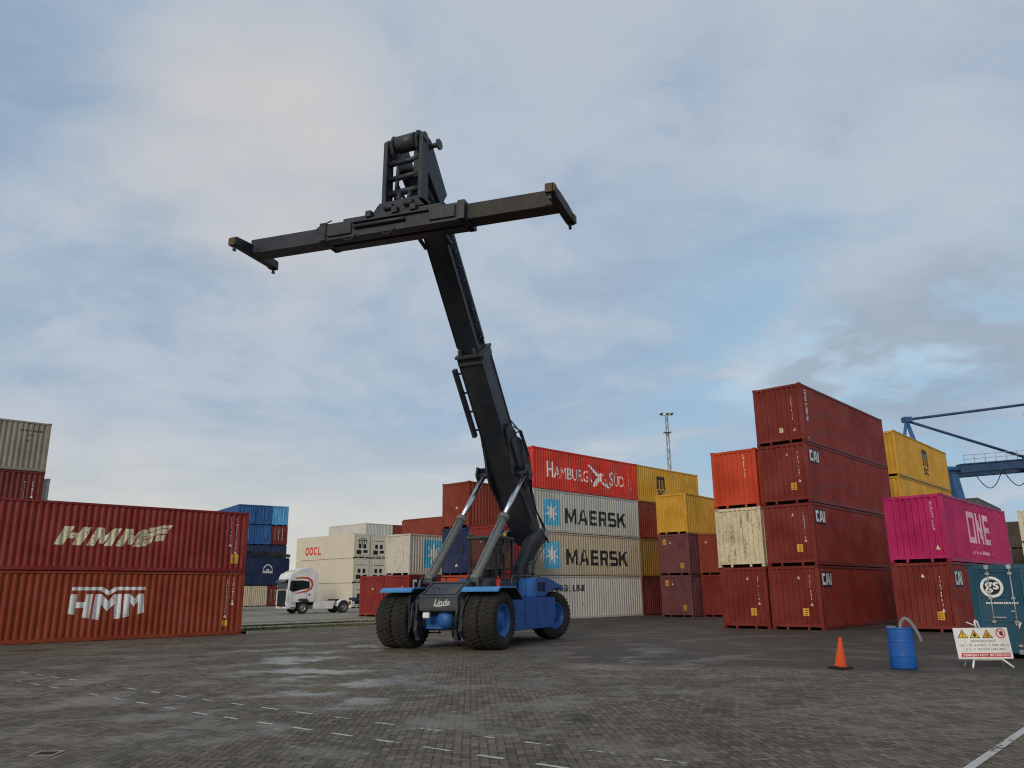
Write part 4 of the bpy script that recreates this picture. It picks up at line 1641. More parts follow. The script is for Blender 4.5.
    # ---- mudguards
    for s in (-1, 1):
        bm = bmesh.new()
        y0, y1 = (1.05, 2.38) if s > 0 else (-2.10, -0.86)
        prism(bm, [(-0.62, 1.955), (0.62, 1.955), (0.78, 1.845), (0.84, 1.845), (0.84, 1.91), (0.66, 2.005), (-0.66, 2.005)], 'y', y0, y1)
        bevel(bm, 0.008)
        mg_ = obj('mudguard', bm, M_fblue, T)
        bm = bmesh.new()
        prism(bm, [(-1.22, 1.60), (-1.18, 1.57), (-0.64, 1.945), (-0.665, 1.985)], 'y', y0 + 0.02, y1 - 0.02)
        obj('rear_flap', bm, M_blk, mg_)
    # ---- side tanks, hoods, counterweight
    for s in (-1, 1):
        bm = bmesh.new()
        y0, y1 = sorted((s * 0.95, s * 1.78))
        prism(bm, [(-1.72, 0.50), (-1.72, 1.63), (-5.02, 1.63), (-5.02, 0.50)], 'y', y0, y1)
        bevel(bm, 0.03, 2)
        y0, y1 = sorted((s * 1.72, s * 1.775))
        prism(bm, [(-5.00, 0.52), (-5.00, 1.62), (-5.72, 1.62), (-5.78, 1.2), (-5.60, 0.60)], 'y', y0, y1)
        tk = obj('side_tank', bm, M_mblue, T)
        bm = bmesh.new()
        yy = s * 1.783
        ya, yb = min(yy, yy + s * 0.006), max(yy, yy + s * 0.006)
        for xx in (-2.75, -3.85):
            box(bm, xx - 0.008, xx + 0.008, ya, yb, 0.60, 1.56)
        for xx in (-2.62, -3.72, -4.8):
            box(bm, xx - 0.02, xx + 0.10, ya, yb, 1.05, 1.10)
        for xx in (-1.95, -2.45, -3.1, -3.6, -4.1, -4.9):
            tube(bm, (xx, yy, 1.50), (xx, yy + s * 0.012, 1.50), 0.018, n=6)
            tube(bm, (xx, yy, 0.64), (xx, yy + s * 0.012, 0.64), 0.018, n=6)
        obj('panel_trim', bm, M_blk, tk)
        bm = bmesh.new()
        tube(bm, (-2.2, s * 1.35, 1.62), (-2.2, s * 1.35, 1.74), 0.09, n=14)
        obj('filler_cap', bm, M_blk, tk)
        bm = bmesh.new()
        prof = [(-3.95, 1.64), (-3.97, 2.12), (-4.15, 2.34), (-5.0, 2.37), (-5.8, 2.28), (-6.6, 2.10), (-7.05, 1.96), (-7.05, 1.89), (-6.2, 1.95), (-5.5, 1.88), (-5.06, 1.64)]
        prism(bm, prof, 'y', min(s * 0.95, s * 1.68), max(s * 0.95, s * 1.68))
        bevel(bm, 0.035, 2)
        hood_ = obj('engine_hood', bm, M_mblue, T)
        bm = bmesh.new()
        yy = s * 1.683
        for k in range(6):
            box(bm, -4.95 + 0.13 * k, -4.88 + 0.13 * k, min(yy, yy + s * 0.008), max(yy, yy + s * 0.008), 1.85, 2.18)
        box(bm, -4.02, -4.0, min(yy, yy + s * 0.006), max(yy, yy + s * 0.006), 1.68, 2.1)
        obj('louvre', bm, M_dark, hood_)
        bm = bmesh.new()
        tube(bm, (-4.6, s * 1.2, 2.3), (-4.6, s * 1.2, 2.85), 0.075, n=14)
        tube(bm, (-4.6, s * 1.2, 2.85), (-4.75, s * 1.2, 2.98), 0.07, n=14)
        obj('exhaust', bm, M_gry, hood_)
        bm = bmesh.new()
        y = s * 1.30
        y0, y1 = sorted((s * 1.05, s * 1.66))
        for k in range(3):
            z = 0.42 + k * 0.40
            x = -1.62 + 0.10 * k
            box(bm, x - 0.02, x + 0.24, y0, y1, z, z + 0.035)
        for yy in (y0, y1):
            tube(bm, (-1.52, yy, 0.40), (-1.30, yy, 1.75), 0.022, n=8)
        obj('ladder', bm, M_gry, T)
        bm = bmesh.new()
        y = s * 1.66
        path_tube(bm, [(-1.85, y, 1.6), (-1.85, y, 2.32), (-1.95, y, 2.40), (-4.4, y, 2.40), (-4.5, y, 2.32), (-4.5, y, 1.65)], 0.02)
        tube(bm, (-3.1, y, 1.62), (-3.1, y, 2.40), 0.018, n=8)
        obj('handrail', bm, M_gry, T)
    bm = bmesh.new()
    prism(bm, [(-7.0, 0.62), (-7.0, 1.85), (-7.7, 1.75), (-7.95, 1.45), (-7.95, 0.85), (-7.8, 0.62)], 'y', -0.92, 0.92)
    bevel(bm, 0.08, 3)
    obj('counterweight', bm, M_mblue, T)
    bm = bmesh.new()
    box(bm, -5.5, -1.35, -1.0, 1.0, 1.56, 1.66)
    box(bm, -3.85, -1.8, -0.75, 0.98, 1.66, 2.22)
    bevel(bm, 0.015)
    obj('deck', bm, M_gry, T)
    # ---- cab
    cab = bpy.data.objects.new('cab', None)
    COL.objects.link(cab)
    cab.parent = T
    cx0, cx1, cy0, cy1, cz0, cz1 = -3.70, -2.25, -0.28, 0.90, 2.23, 3.76
    bm = bmesh.new()
    for x in (cx0, cx1 - 0.08):
        for y in (cy0, cy1 - 0.08):
            box(bm, x, x + 0.08, y, y + 0.08, cz0, cz1)
    box(bm, cx0 + 0.75, cx0 + 0.82, cy1 - 0.07, cy1 - 0.002, cz0 + 0.09, cz1 - 0.01)
    for z in (cz0, cz0 + 0.42):
        h = 0.09 if z == cz0 else 0.05
        box(bm, cx0 + 0.08, cx1 - 0.08, cy0 + 0.003, cy0 + 0.06, z, z + h)
        box(bm, cx0 + 0.08, cx1 - 0.08, cy1 - 0.06, cy1 - 0.003, z, z + h)
        box(bm, cx0 + 0.003, cx0 + 0.06, cy0 + 0.08, cy1 - 0.08, z, z + h)
        box(bm, cx1 - 0.06, cx1 - 0.003, cy0 + 0.08, cy1 - 0.08, z, z + h)
    box(bm, cx0 + 0.02, cx1 - 0.02, cy0 + 0.02, cy1 - 0.02, cz0 - 0.005, cz0 + 0.02)
    obj('cab_frame', bm, M_blk, cab)
    bm = bmesh.new()
    box(bm, cx0 - 0.05, cx1 + 0.12, cy0 - 0.05, cy1 + 0.05, cz1, cz1 + 0.10)
    bevel(bm, 0.03, 2)
    obj('roof', bm, M_gry, cab)
    bm = bmesh.new()
    for a in ((cx1 - 0.045, cx1 - 0.035, cy0 + 0.08, cy1 - 0.08), (cx0 + 0.035, cx0 + 0.045, cy0 + 0.08, cy1 - 0.08), (cx0 + 0.08, cx1 - 0.08, cy1 - 0.045, cy1 - 0.035),
              (cx0 + 0.08, cx1 - 0.08, cy0 + 0.035, cy0 + 0.045)):
        box(bm, *a, cz0 + 0.47, cz1 - 0.005)
    obj('window', bm, M_glass, cab)
    bm = bmesh.new()
    box(bm, -3.35, -2.85, 0.05, 0.57, 2.28, 2.72)
    prism(bm, [(-3.40, 2.72), (-3.25, 2.72), (-3.42, 3.45), (-3.52, 3.45)], 'y', 0.07, 0.55)
    bevel(bm, 0.03, 2)
    obj('driver_seat', bm, M_dark, cab)
    bm = bmesh.new()
    tube(bm, (-2.38, 0.31, 2.35), (-2.5, 0.31, 2.85), 0.04, n=8)
    lathe(bm, [(0.17, -0.015), (0.21, -0.015), (0.21, 0.015), (0.17, 0.015), (0.17, -0.015)], (-2.52, 0.31, 2.88), (-0.4, 0, 0.9), 20)
    obj('steering_wheel', bm, M_dark, cab)
    for y in (cy0 - 0.28, cy1 + 0.28):
        bm = bmesh.new()
        box(bm, cx1 - 0.02, cx1 + 0.03, y - 0.08, y + 0.08, 3.2, 3.5)
        tube(bm, (cx1 - 0.04, cy0 if y < 0 else cy1, 3.55), (cx1, y, 3.48), 0.015, n=6)
        obj('mirror', bm, M_blk, cab)
    for y in (cy0 + 0.15, cy1 - 0.15):
        bm = bmesh.new()
        box(bm, cx1 + 0.06, cx1 + 0.16, y - 0.08, y + 0.08, cz1 + 0.10, cz1 + 0.20)
        bevel(bm, 0.02)
        obj('work_lamp', bm, M_gry, cab)
    bm = bmesh.new()
    tube(bm, (cx0 + 0.3, cy1 - 0.2, cz1 + 0.1), (cx0 + 0.3, cy1 - 0.2, cz1 + 0.26), 0.06, n=12)
    obj('beacon', bm, M_sticker, cab)
    bm = bmesh.new()
    tube(bm, (cx1 + 0.005, 0.3, cz0 + 0.5), (cx1 + 0.005, 0.55, cz0 + 1.2), 0.012, n=6)
    tube(bm, (cx0 + 0.9, cy1 + 0.03, cz0 + 0.55), (cx0 + 0.9, cy1 + 0.03, cz0 + 1.25), 0.018, n=6)
    obj('grab_rail', bm, M_gry, cab)
    bm = bmesh.new()
    tube(bm, (-1.75, 1.18, 1.72), (-1.75, 1.18, 2.28), 0.075, n=14)
    tube(bm, (-1.75, 1.18, 2.28), (-1.75, 1.18, 2.38), 0.03, n=8)
    obj('fire_extinguisher', bm, M_redp, T)
    # ---- boom support at the rear
    bm = bmesh.new()
    for s in (-1, 1):
        prism(bm, [(-3.95, 1.68), (-4.95, 1.60), (-5.55, 2.85), (-6.6, 3.55), (-7.40, 3.95), (-7.50, 4.22), (-7.30, 4.42), (-6.8, 4.38), (-5.5, 3.95), (-4.35, 2.85)], 'y', min(s * 0.62, s * 0.86), max(s * 0.62, s * 0.86))
    box(bm, -7.6, -5.0, -0.6, 0.6, 1.5, 1.9)
    bevel(bm, 0.025)
    sup = obj('boom_support', bm, M_blk, T)
    for s in (-1, 1):
        bm = bmesh.new()
        y0, y1 = sorted((s * 0.862, s * 0.92))
        prism(bm, [(-4.1, 1.72), (-4.35, 1.72), (-4.60, 2.75), (-5.6, 3.75), (-6.6, 4.30), (-6.6, 4.40), (-5.5, 3.90), (-4.35, 2.80)], 'y', y0, y1)
        path_tube(bm, [(-4.6, s * 0.95, 1.7), (-4.9, s * 0.97, 2.5), (-5.8, s * 0.98, 3.3), (-6.8, s * 0.95, 3.9)], 0.03)
        path_tube(bm, [(-4.8, s * 0.95, 1.7), (-5.1, s * 0.97, 2.4), (-5.9, s * 0.98, 3.15), (-6.9, s * 0.95, 3.75)], 0.025)
        obj('rib', bm, M_gry, sup)
    bm = bmesh.new()
    tube(bm, (-7.25, -0.92, 4.18), (-7.25, 0.92, 4.18), 0.15, n=20)
    obj('pivot_pin', bm, M_steel, sup)
    # ---- boom (built along s and n, then turned up)
    ca, sa = math.cos(elev), math.sin(elev)
    P0 = Vector((-7.25, 0, 4.18))
    BM = Matrix(((ca, 0, -sa, P0.x), (0, 1, 0, P0.y), (sa, 0, ca, P0.z), (0, 0, 0, 1)))   # (s, y, n) -> vehicle

    def bobj(name, bm, mat, parent):
        bm.transform(BM)
        return obj(name, bm, mat, parent)
    bm = bmesh.new()
    prism(bm, [(-0.35, -0.28), (0.4, -0.52), (s_collar, -0.50), (s_collar, 0.50), (1.2, 0.50), (0.0, 0.36), (-0.35, 0.22)], 'y', -0.48, 0.48)
    bevel(bm, 0.018)
    outer = bobj('outer_section', bm, M_blk, T)
    bm = bmesh.new()
    for s in (-1, 1):
        # weld flanges standing proud along the corners, stiffening ribs and cylinder lugs
        box(bm, 0.8, s_collar, min(s * 0.483, s * 0.52), max(s * 0.483, s * 0.52), -0.53, -0.47)
        box(bm, 1.4, s_collar, min(s * 0.483, s * 0.505), max(s * 0.483, s * 0.505), 0.45, 0.52)
        prism(bm, [(0.9, -0.45), (2.2, -0.62), (3.0, -0.86), (3.5, -0.84), (4.1, -0.60), (5.2, -0.30), (5.3, 0.10), (4.8, 0.42), (1.6, 0.42), (0.9, 0.2)], 'y', min(s * 0.525, s * 0.62), max(s * 0.525, s * 0.62))
        prism(bm, [(2.95, -0.50), (3.15, -0.76), (3.50, -0.74), (3.7, -0.45), (3.5, -0.26), (3.1, -0.26)], 'y', min(s * 1.08, s * 1.16), max(s * 1.08, s * 1.16))
        tube(bm, (3.33, s * 0.5, -0.57), (3.33, s * 1.20, -0.57), 0.12, n=14)
        box(bm, 3.12, 3.55, min(s * 0.62, s * 1.08), max(s * 0.62, s * 1.08), -0.36, -0.28)
    bobj('lug_plate', bm, M_blk, outer)
    bm = bmesh.new()
    for (sa_, sb_, w, n) in ((s_collar - 0.28, s_collar - 0.18, 0.52, 0.56), (s_collar + 0.02, s_collar + 0.12, 0.56, 0.60)):
        box(bm, sa_, sb_, -w, w, n - 0.13, n)
        box(bm, sa_, sb_, -w, w, -n, -n + 0.13)
        box(bm, sa_, sb_, -w, -w + 0.13, -n + 0.13, n - 0.13)
        box(bm, sa_, sb_, w - 0.13, w, -n + 0.13, n - 0.13)
    for s in (-1, 1):
        box(bm, s_collar - 0.15, s_collar + 0.01, s * 0.50 - 0.05, s * 0.50 + 0.05, -0.4, 0.5)
        box(bm, s_collar + 0.0, s_collar + 0.35, s * 0.3 - 0.06, s * 0.3 + 0.06, -0.58, -0.42)
    bobj('collar', bm, M_gry, outer)
    bm = bmesh.new()
    box(bm, s_collar - 0.4, s_tip + 0.75, -0.42, 0.42, -0.40, 0.40)
    bevel(bm, 0.02)
    inner = bobj('inner_section', bm, M_blk, T)
    bm = bmesh.new()
    for s in (-1, 1):
        box(bm, s_collar + 0.4, s_tip - 0.8, min(s * 0.424, s * 0.445), max(s * 0.424, s * 0.445), -0.41, -0.30)
        box(bm, s_collar + 0.4, s_tip - 0.8, min(s * 0.424, s * 0.440), max(s * 0.424, s * 0.440), 0.30, 0.41)
    k = s_collar + 1.2
    while k < s_tip - 1.5:
        box(bm, k, k + 0.05, 0.424, 0.438, -0.29, 0.29)
        k += 1.1
    bobj('wear_strip', bm, M_gry, inner)
    # hose bundle clipped along the inner section, bolts round the collar, work lamps
    bm = bmesh.new()
    for q, (yy, nn) in enumerate(((0.47, 0.02), (0.47, 0.09), (0.47, -0.06))):
        path_tube(bm, [(s_collar + 0.3 + (s_tip - s_collar - 1.2) * t / 8, yy + 0.012 * math.sin(t * 2 + q), nn + 0.02 * math.sin(t * 1.7 + q)) for t in range(9)], 0.022, 6)
    for t in range(5):
        x = s_collar + 0.6 + t * 1.15
        box(bm, x, x + 0.05, 0.425, 0.50, -0.11, 0.14)
    bobj('hose_bundle', bm, M_blk, inner)
    bm = bmesh.new()
    for t in range(9):
        yy = -0.5 + t * 0.125
        tube(bm, (s_collar + 0.07, yy, -0.602), (s_collar + 0.07, yy, -0.625), 0.025, n=6)
    for t in range(8):
        nn = -0.5 + t * 0.14
        tube(bm, (s_collar + 0.07, 0.562, nn), (s_collar + 0.07, 0.585, nn), 0.025, n=6)
    for x in (1.4, 2.1, 5.6, 6.3, 7.0, 7.7):
        tube(bm, (x, 0.482, 0.35), (x, 0.50, 0.35), 0.03, n=6)
        tube(bm, (x, 0.482, -0.38), (x, 0.50, -0.38), 0.03, n=6)
    bobj('bolt_row', bm, M_gry, outer)
    # hose track on the side of the outer section
    bm = bmesh.new()
    box(bm, 5.05, s_collar - 0.45, -0.92, -0.76, -0.46, -0.26)
    for k in range(4):
        x = 5.3 + k * (s_collar - 6.0) / 3
        box(bm, x, x + 0.07, -0.75, -0.47, -0.36, -0.30)
    bobj('hose_track', bm, M_blk, outer)
    bm = bmesh.new()
    for q, r in enumerate((0.03, 0.025, 0.03)):
        pts = [Vector((5.3 - 0.3 * q, 0.54 + 0.04 * q, 0.40)), Vector((4.7, 0.70 + 0.05 * q, 0.58)), Vector((3.7 - 0.1 * q, 0.78 + 0.05 * q, 0.50)), Vector((2.6, 0.74 + 0.05 * q, 0.12)), Vector((1.8, 0.70, -0.05)),
               Vector((1.0, 0.68, 0.12)), Vector((0.3, 0.70 + 0.04 * q, 0.22)), Vector((-0.3, 0.95, -0.2))]
        path_tube(bm, [pts[0].lerp(pts[0], 0)] + [a.lerp(b2, f) for a, b2 in zip(pts, pts[1:]) for f in (0.34, 0.67, 1.0)], r)
    bobj('hydraulic_hose', bm, M_blk, outer)
    # hose reel guard: the rounded plates beside the boom
    bm = bmesh.new()
    for s in (-1, 1):
        arc = [(3.55 + 1.15 * math.cos(t), -0.05 + 0.80 * math.sin(t)) for t in [rad(a) for a in range(-20, 201, 20)]]
        prism(bm, arc, 'y', min(s * 0.64, s * 0.70), max(s * 0.64, s * 0.70))
    bobj('hose_guard', bm, M_blk, outer)
    # ---- lift cylinders
    pin = BM @ Vector((3.33, 0, -0.57))
    for s in (-1, 1):
        yc = 0.04 + s * 0.90
        base = Vector((-0.30, yc, 2.20))
        top = Vector((pin.x, yc, pin.z))
        d = (top - base)
        Lc = min(3.45, d.length * 0.56)
        u = d.normalized()
        bm = bmesh.new()
        tube(bm, base, base + u * Lc, 0.165, n=20)
        tube(bm, base + u * (Lc - 0.16), base + u * (Lc + 0.03), 0.20, n=20)
        tube(bm, base + u * 0.02, base + u * 0.2, 0.19, n=20)
        path_tube(bm, [base + u * 0.4 + Vector((0.2, 0, 0.06)), base + u * (Lc * 0.5) + Vector((0.21, 0, 0.06)), base + u * (Lc - 0.2) + Vector((0.2, 0, 0.06))], 0.022)
        lc = obj('lift_cylinder', bm, M_cyl, T)
        bm = bmesh.new()
        tube(bm, base + u * Lc, top, 0.105, n=18)
        obj('rod', bm, M_chrome, lc)
        bm = bmesh.new()
        tube(bm, base - Vector((0, 0.24, 0)), base + Vector((0, 0.24, 0)), 0.11, n=14)
        for q in (-0.24, 0.19):
            prism(bm, [(-0.60, 1.55), (0.05, 1.55), (-0.14, 2.30), (-0.3, 2.38), (-0.46, 2.30)], 'y', base.y + q, base.y + q + 0.05)
        obj('cylinder_foot', bm, M_gry, lc)
    # ---- head and hanging tower
    tip = BM @ Vector((s_tip, 0, 0))
    bm = bmesh.new()
    hp = Vector((tip.x + 1.2, 0, tip.z + 1.10))          # hanging pin
    for s in (-1, 1):
        prism(bm, [(tip.x - 0.75, tip.z - 0.15), (tip.x - 0.30, tip.z - 0.80), (tip.x + 0.40, tip.z - 0.15), (hp.x + 0.22, hp.z - 0.40), (hp.x + 0.32, hp.z), (hp.x + 0.18, hp.z + 0.30), (hp.x - 0.2, hp.z + 0.42),
                   (hp.x - 0.7, hp.z + 0.36), (hp.x - 0.95, hp.z + 0.05)], 'y', min(s * 0.44, s * 0.56), max(s * 0.44, s * 0.56))
    bevel(bm, 0.02)
    head = obj('boom_head', bm, M_blk, T)
    bm = bmesh.new()
    tube(bm, (hp.x, -0.86, hp.z), (hp.x, 0.80, hp.z), 0.12, n=16)
    tube(bm, (hp.x, -0.38, hp.z), (hp.x, 0.38, hp.z), 0.31, n=24)
    for s in (-1, 1):
        kx, kz = hp.x - 0.72, hp.z + 0.12
        tube(bm, (kx, s * 0.56, kz), (kx, s * 0.86, kz), 0.09, n=14)
        tube(bm, (kx, s * 0.84, kz), (kx, s * 0.91, kz), 0.20, n=18)
    obj('head_pin', bm, M_gry, head)
    zb = hp.z - 2.32            # tower foot
    bm = bmesh.new()
    for y0, y1 in ((-0.86, -0.70), (0.60, 0.74)):
        prism(bm, [(hp.x - 0.22, zb), (hp.x + 0.24, zb), (hp.x + 0.20, hp.z + 0.10), (hp.x + 0.05, hp.z + 0.26), (hp.x - 0.10, hp.z + 0.26), (hp.x - 0.20, hp.z + 0.10)], 'y', y0, y1)
    for z, r in ((hp.z - 0.70, 0.10), (hp.z - 1.30, 0.10), (hp.z - 1.88, 0.12)):
        tube(bm, (hp.x, -0.70, z), (hp.x, 0.60, z), r, n=12)
    tube(bm, (hp.x - 0.05, -0.35, hp.z - 0.3), (hp.x - 0.02, -0.45, zb + 0.1), 0.07, n=10)
    box(bm, hp.x - 0.1, hp.x + 0.05, 0.30, 0.50, zb + 0.9, hp.z - 0.4)
    box(bm, hp.x - 0.30, hp.x + 0.30, -0.92, 0.80, zb - 0.12, zb)
    obj('tower', bm, M_blk, T)
    bm = bmesh.new()
    for s in (-1, 1):
        a0 = BM @ Vector((s_tip - 2.2, s * 0.52, -0.30))
        tube(bm, a0, (hp.x - 0.15, s * 0.52, zb + 0.12), 0.075, n=10)
        a1 = BM @ Vector((s_tip - 1.2, s * 0.50, -0.42))
        tube(bm, a1, (hp.x - 0.12, s * 0.50, zb + 0.9), 0.06, n=10)
    obj('damping_cylinder', bm, M_gry, T)
    bm = bmesh.new()
    c = side_shift
    prism(bm, [(-1.15, zb - 0.47), (0.95, zb - 0.47), (0.68, zb - 0.125), (-0.88, zb - 0.125)], 'x', hp.x - 0.42, hp.x - 0.30)
    prism(bm, [(-1.15, zb - 0.47), (0.95, zb - 0.47), (0.68, zb - 0.125), (-0.88, zb - 0.125)], 'x', hp.x + 0.30, hp.x + 0.42)
    tube(bm, (hp.x, -0.1, zb - 0.5), (hp.x, -0.1, zb - 0.12), 0.30, n=24)
    for s in (-1, 1):
        box(bm, hp.x - 0.28, hp.x + 0.28, s * 0.62 - 0.20, s * 0.62, zb - 0.46, zb - 0.13)
        tube(bm, (hp.x + 0.46, s * 0.40 - 0.18, zb - 0.32), (hp.x + 0.46, s * 0.40 + 0.18, zb - 0.32), 0.10, n=12)
        tube(bm, (hp.x + 0.15, s * 0.22, zb), (hp.x + 0.10, s * 0.22, zb + 0.35), 0.09, n=10)
    obj('rotator', bm, M_blk, T)
    zt = zb - 0.46
    pv = Matrix.Translation((hp.x, 0, zb))
    SPM = pv @ Matrix.Rotation(slew, 4, 'Z') @ Matrix.Rotation(tilt, 4, 'X') @ pv.inverted()

    def sobj(name, bm, mat, parent):
        bm.transform(SPM)
        return obj(name, bm, mat, parent)
    bm = bmesh.new()
    x0, x1 = hp.x - 0.50, hp.x + 0.50
    for (xa, xb) in ((x0, x0 + 0.42), (x1 - 0.42, x1)):
        box(bm, xa, xb, c - 2.75, c + 2.75, zt - 0.78, zt - 0.14)
    box(bm, x0 + 0.42, x1 - 0.42, c - 2.75, c - 2.45, zt - 0.70, zt - 0.22)
    box(bm, x0 + 0.42, x1 - 0.42, c + 2.45, c + 2.75, zt - 0.70, zt - 0.22)
    box(bm, x0 + 0.42, x1 - 0.42, c - 1.2, c + 1.2, zt - 0.66, zt - 0.20)
    box(bm, x0 + 0.05, x1 - 0.05, c - 1.9, c + 1.9, zt - 0.18, zt - 0.02)
    for s in (-1, 1):
        box(bm, x0 - 0.05, x1 + 0.06, c + s * 2.66 - 0.13, c + s * 2.66 + 0.13, zt - 0.78, zt - 0.10)
        box(bm, x1 - 0.02, x1 + 0.07, min(c + s * 1.5, c + s * 2.45), max(c + s * 1.5, c + s * 2.45), zt - 0.66, zt - 0.24)
    box(bm, x1 - 0.01, x1 + 0.10, c - 1.45, c + 1.45, zt - 0.30, zt - 0.22)
    tube(bm, (x1 + 0.08, c - 1.4, zt - 0.45), (x1 + 0.08, c + 0.6, zt - 0.45), 0.07, n=12)
    for q in (-0.9, 0.1, 0.8):
        box(bm, x1 - 0.06, x1 + 0.16, c + q, c + q + 0.22, zt - 0.2, zt + 0.03)
    bevel(bm, 0.012)
    sobj('main_beam', bm, M_blk, T)
    bm = bmesh.new()
    for q in (-1.9, -0.4):
        pts = [(x1 + 0.02, c + q + 0.6 * t / 10, zt - 0.70 - 0.20 * math.sin(PI * t / 10)) for t in range(11)]
        path_tube(bm, pts, 0.022)
    path_tube(bm, [(x1 + 0.05, c - 2.3 - 0.6 * math.sin(PI * t / 12), zt - 0.62 + 0.55 * t / 12) for t in range(13)], 0.024)
    sobj('spreader_hose', bm, M_blk, T)
    for s, mat in ((-1, M_blk), (1, M_rusty)):
        bm = bmesh.new()
        y0, y1 = sorted((c + s * 2.5, c + s * 5.88))
        box(bm, hp.x - 0.32, hp.x + 0.32, y0, y1, zt - 0.72, zt - 0.16)
        y0, y1 = sorted((c + s * 5.5, c + s * 6.0))
        box(bm, hp.x - 0.34, hp.x + 0.34, y0, y1, zt - 0.70, zt - 0.52)
        bevel(bm, 0.012)
        arm = sobj('telescopic_arm', bm, mat, T)
        bm = bmesh.new()
        y0, y1 = sorted((c + s * 5.78, c + s * 6.06))
        prism(bm, [(hp.x - 1.22, zt - 0.72), (hp.x + 1.22, zt - 0.72), (hp.x + 1.22, zt - 0.42), (hp.x + 0.45, zt - 0.36), (hp.x - 0.45, zt - 0.36), (hp.x - 1.22, zt - 0.42)], 'y', y0, y1)
        bevel(bm, 0.012)
        eb = sobj('end_beam', bm, mat, T)
        for q in (-1, 1):
            bm = bmesh.new()
            tube(bm, (hp.x + q * 1.13, c + s * 5.92, zt - 0.86), (hp.x + q * 1.13, c + s * 5.92, zt - 0.72), 0.05, n=10)
            box(bm, hp.x + q * 1.13 - 0.06, hp.x + q * 1.13 + 0.06, c + s * 5.92 - 0.04, c + s * 5.92 + 0.04, zt - 0.92, zt - 0.86)
            sobj('twist_lock', bm, M_gry, eb)
            bm = bmesh.new()
            ya = c + s * 6.06
            box(bm, hp.x + q * 1.13 - 0.12, hp.x + q * 1.13 + 0.12, min(ya, ya + s * 0.05), max(ya, ya + s * 0.05), zt - 0.72, zt - 0.46)
            xa = hp.x + q * 1.22
            box(bm, min(xa, xa + q * 0.05), max(xa, xa + q * 0.05), min(c + s * 5.81, c + s * 6.04), max(c + s * 5.81, c + s * 6.04), zt - 0.74, zt - 0.46)
            sobj('guide', bm, M_tip, eb)
    return T


RZ = math.atan2(-math.cos(rad(24)), -math.sin(rad(24)))
reach_stacker('blue and charcoal container handler with its long boom raised and an empty spreader', (-2.35, 28.2, 0), RZ, rad(52.7), 8.51, 15.16, tilt=rad(-1.0), slew=rad(4.0), side_shift=-0.32)
# the far one carrying the navy container, mostly hidden behind the left pair
nu = Vector((math.cos(rad(NVY)), math.sin(rad(NVY))))
nw = Vector((-nu.y, nu.x))
ncen = Vector(NV) + nu * 6.096 + nw * 1.219
# vehicle behind the container facing towards us: forward = -nw
fwd = -nw
ELV = math.asin((NVZ + HC + 0.80 + 0.46 + 2.32 - 1.10 - Y0 - 4.18) / 10.4)
pos = ncen - fwd * (-7.25 + math.cos(ELV) * 10.4 + 1.2)
reach_stacker('far blue container handler holding up a navy container, mostly hidden by the left red pair', (pos.x, pos.y, Y0), math.atan2(fwd.y, fwd.x), ELV, 8.0, 10.4, side_shift=0.0)

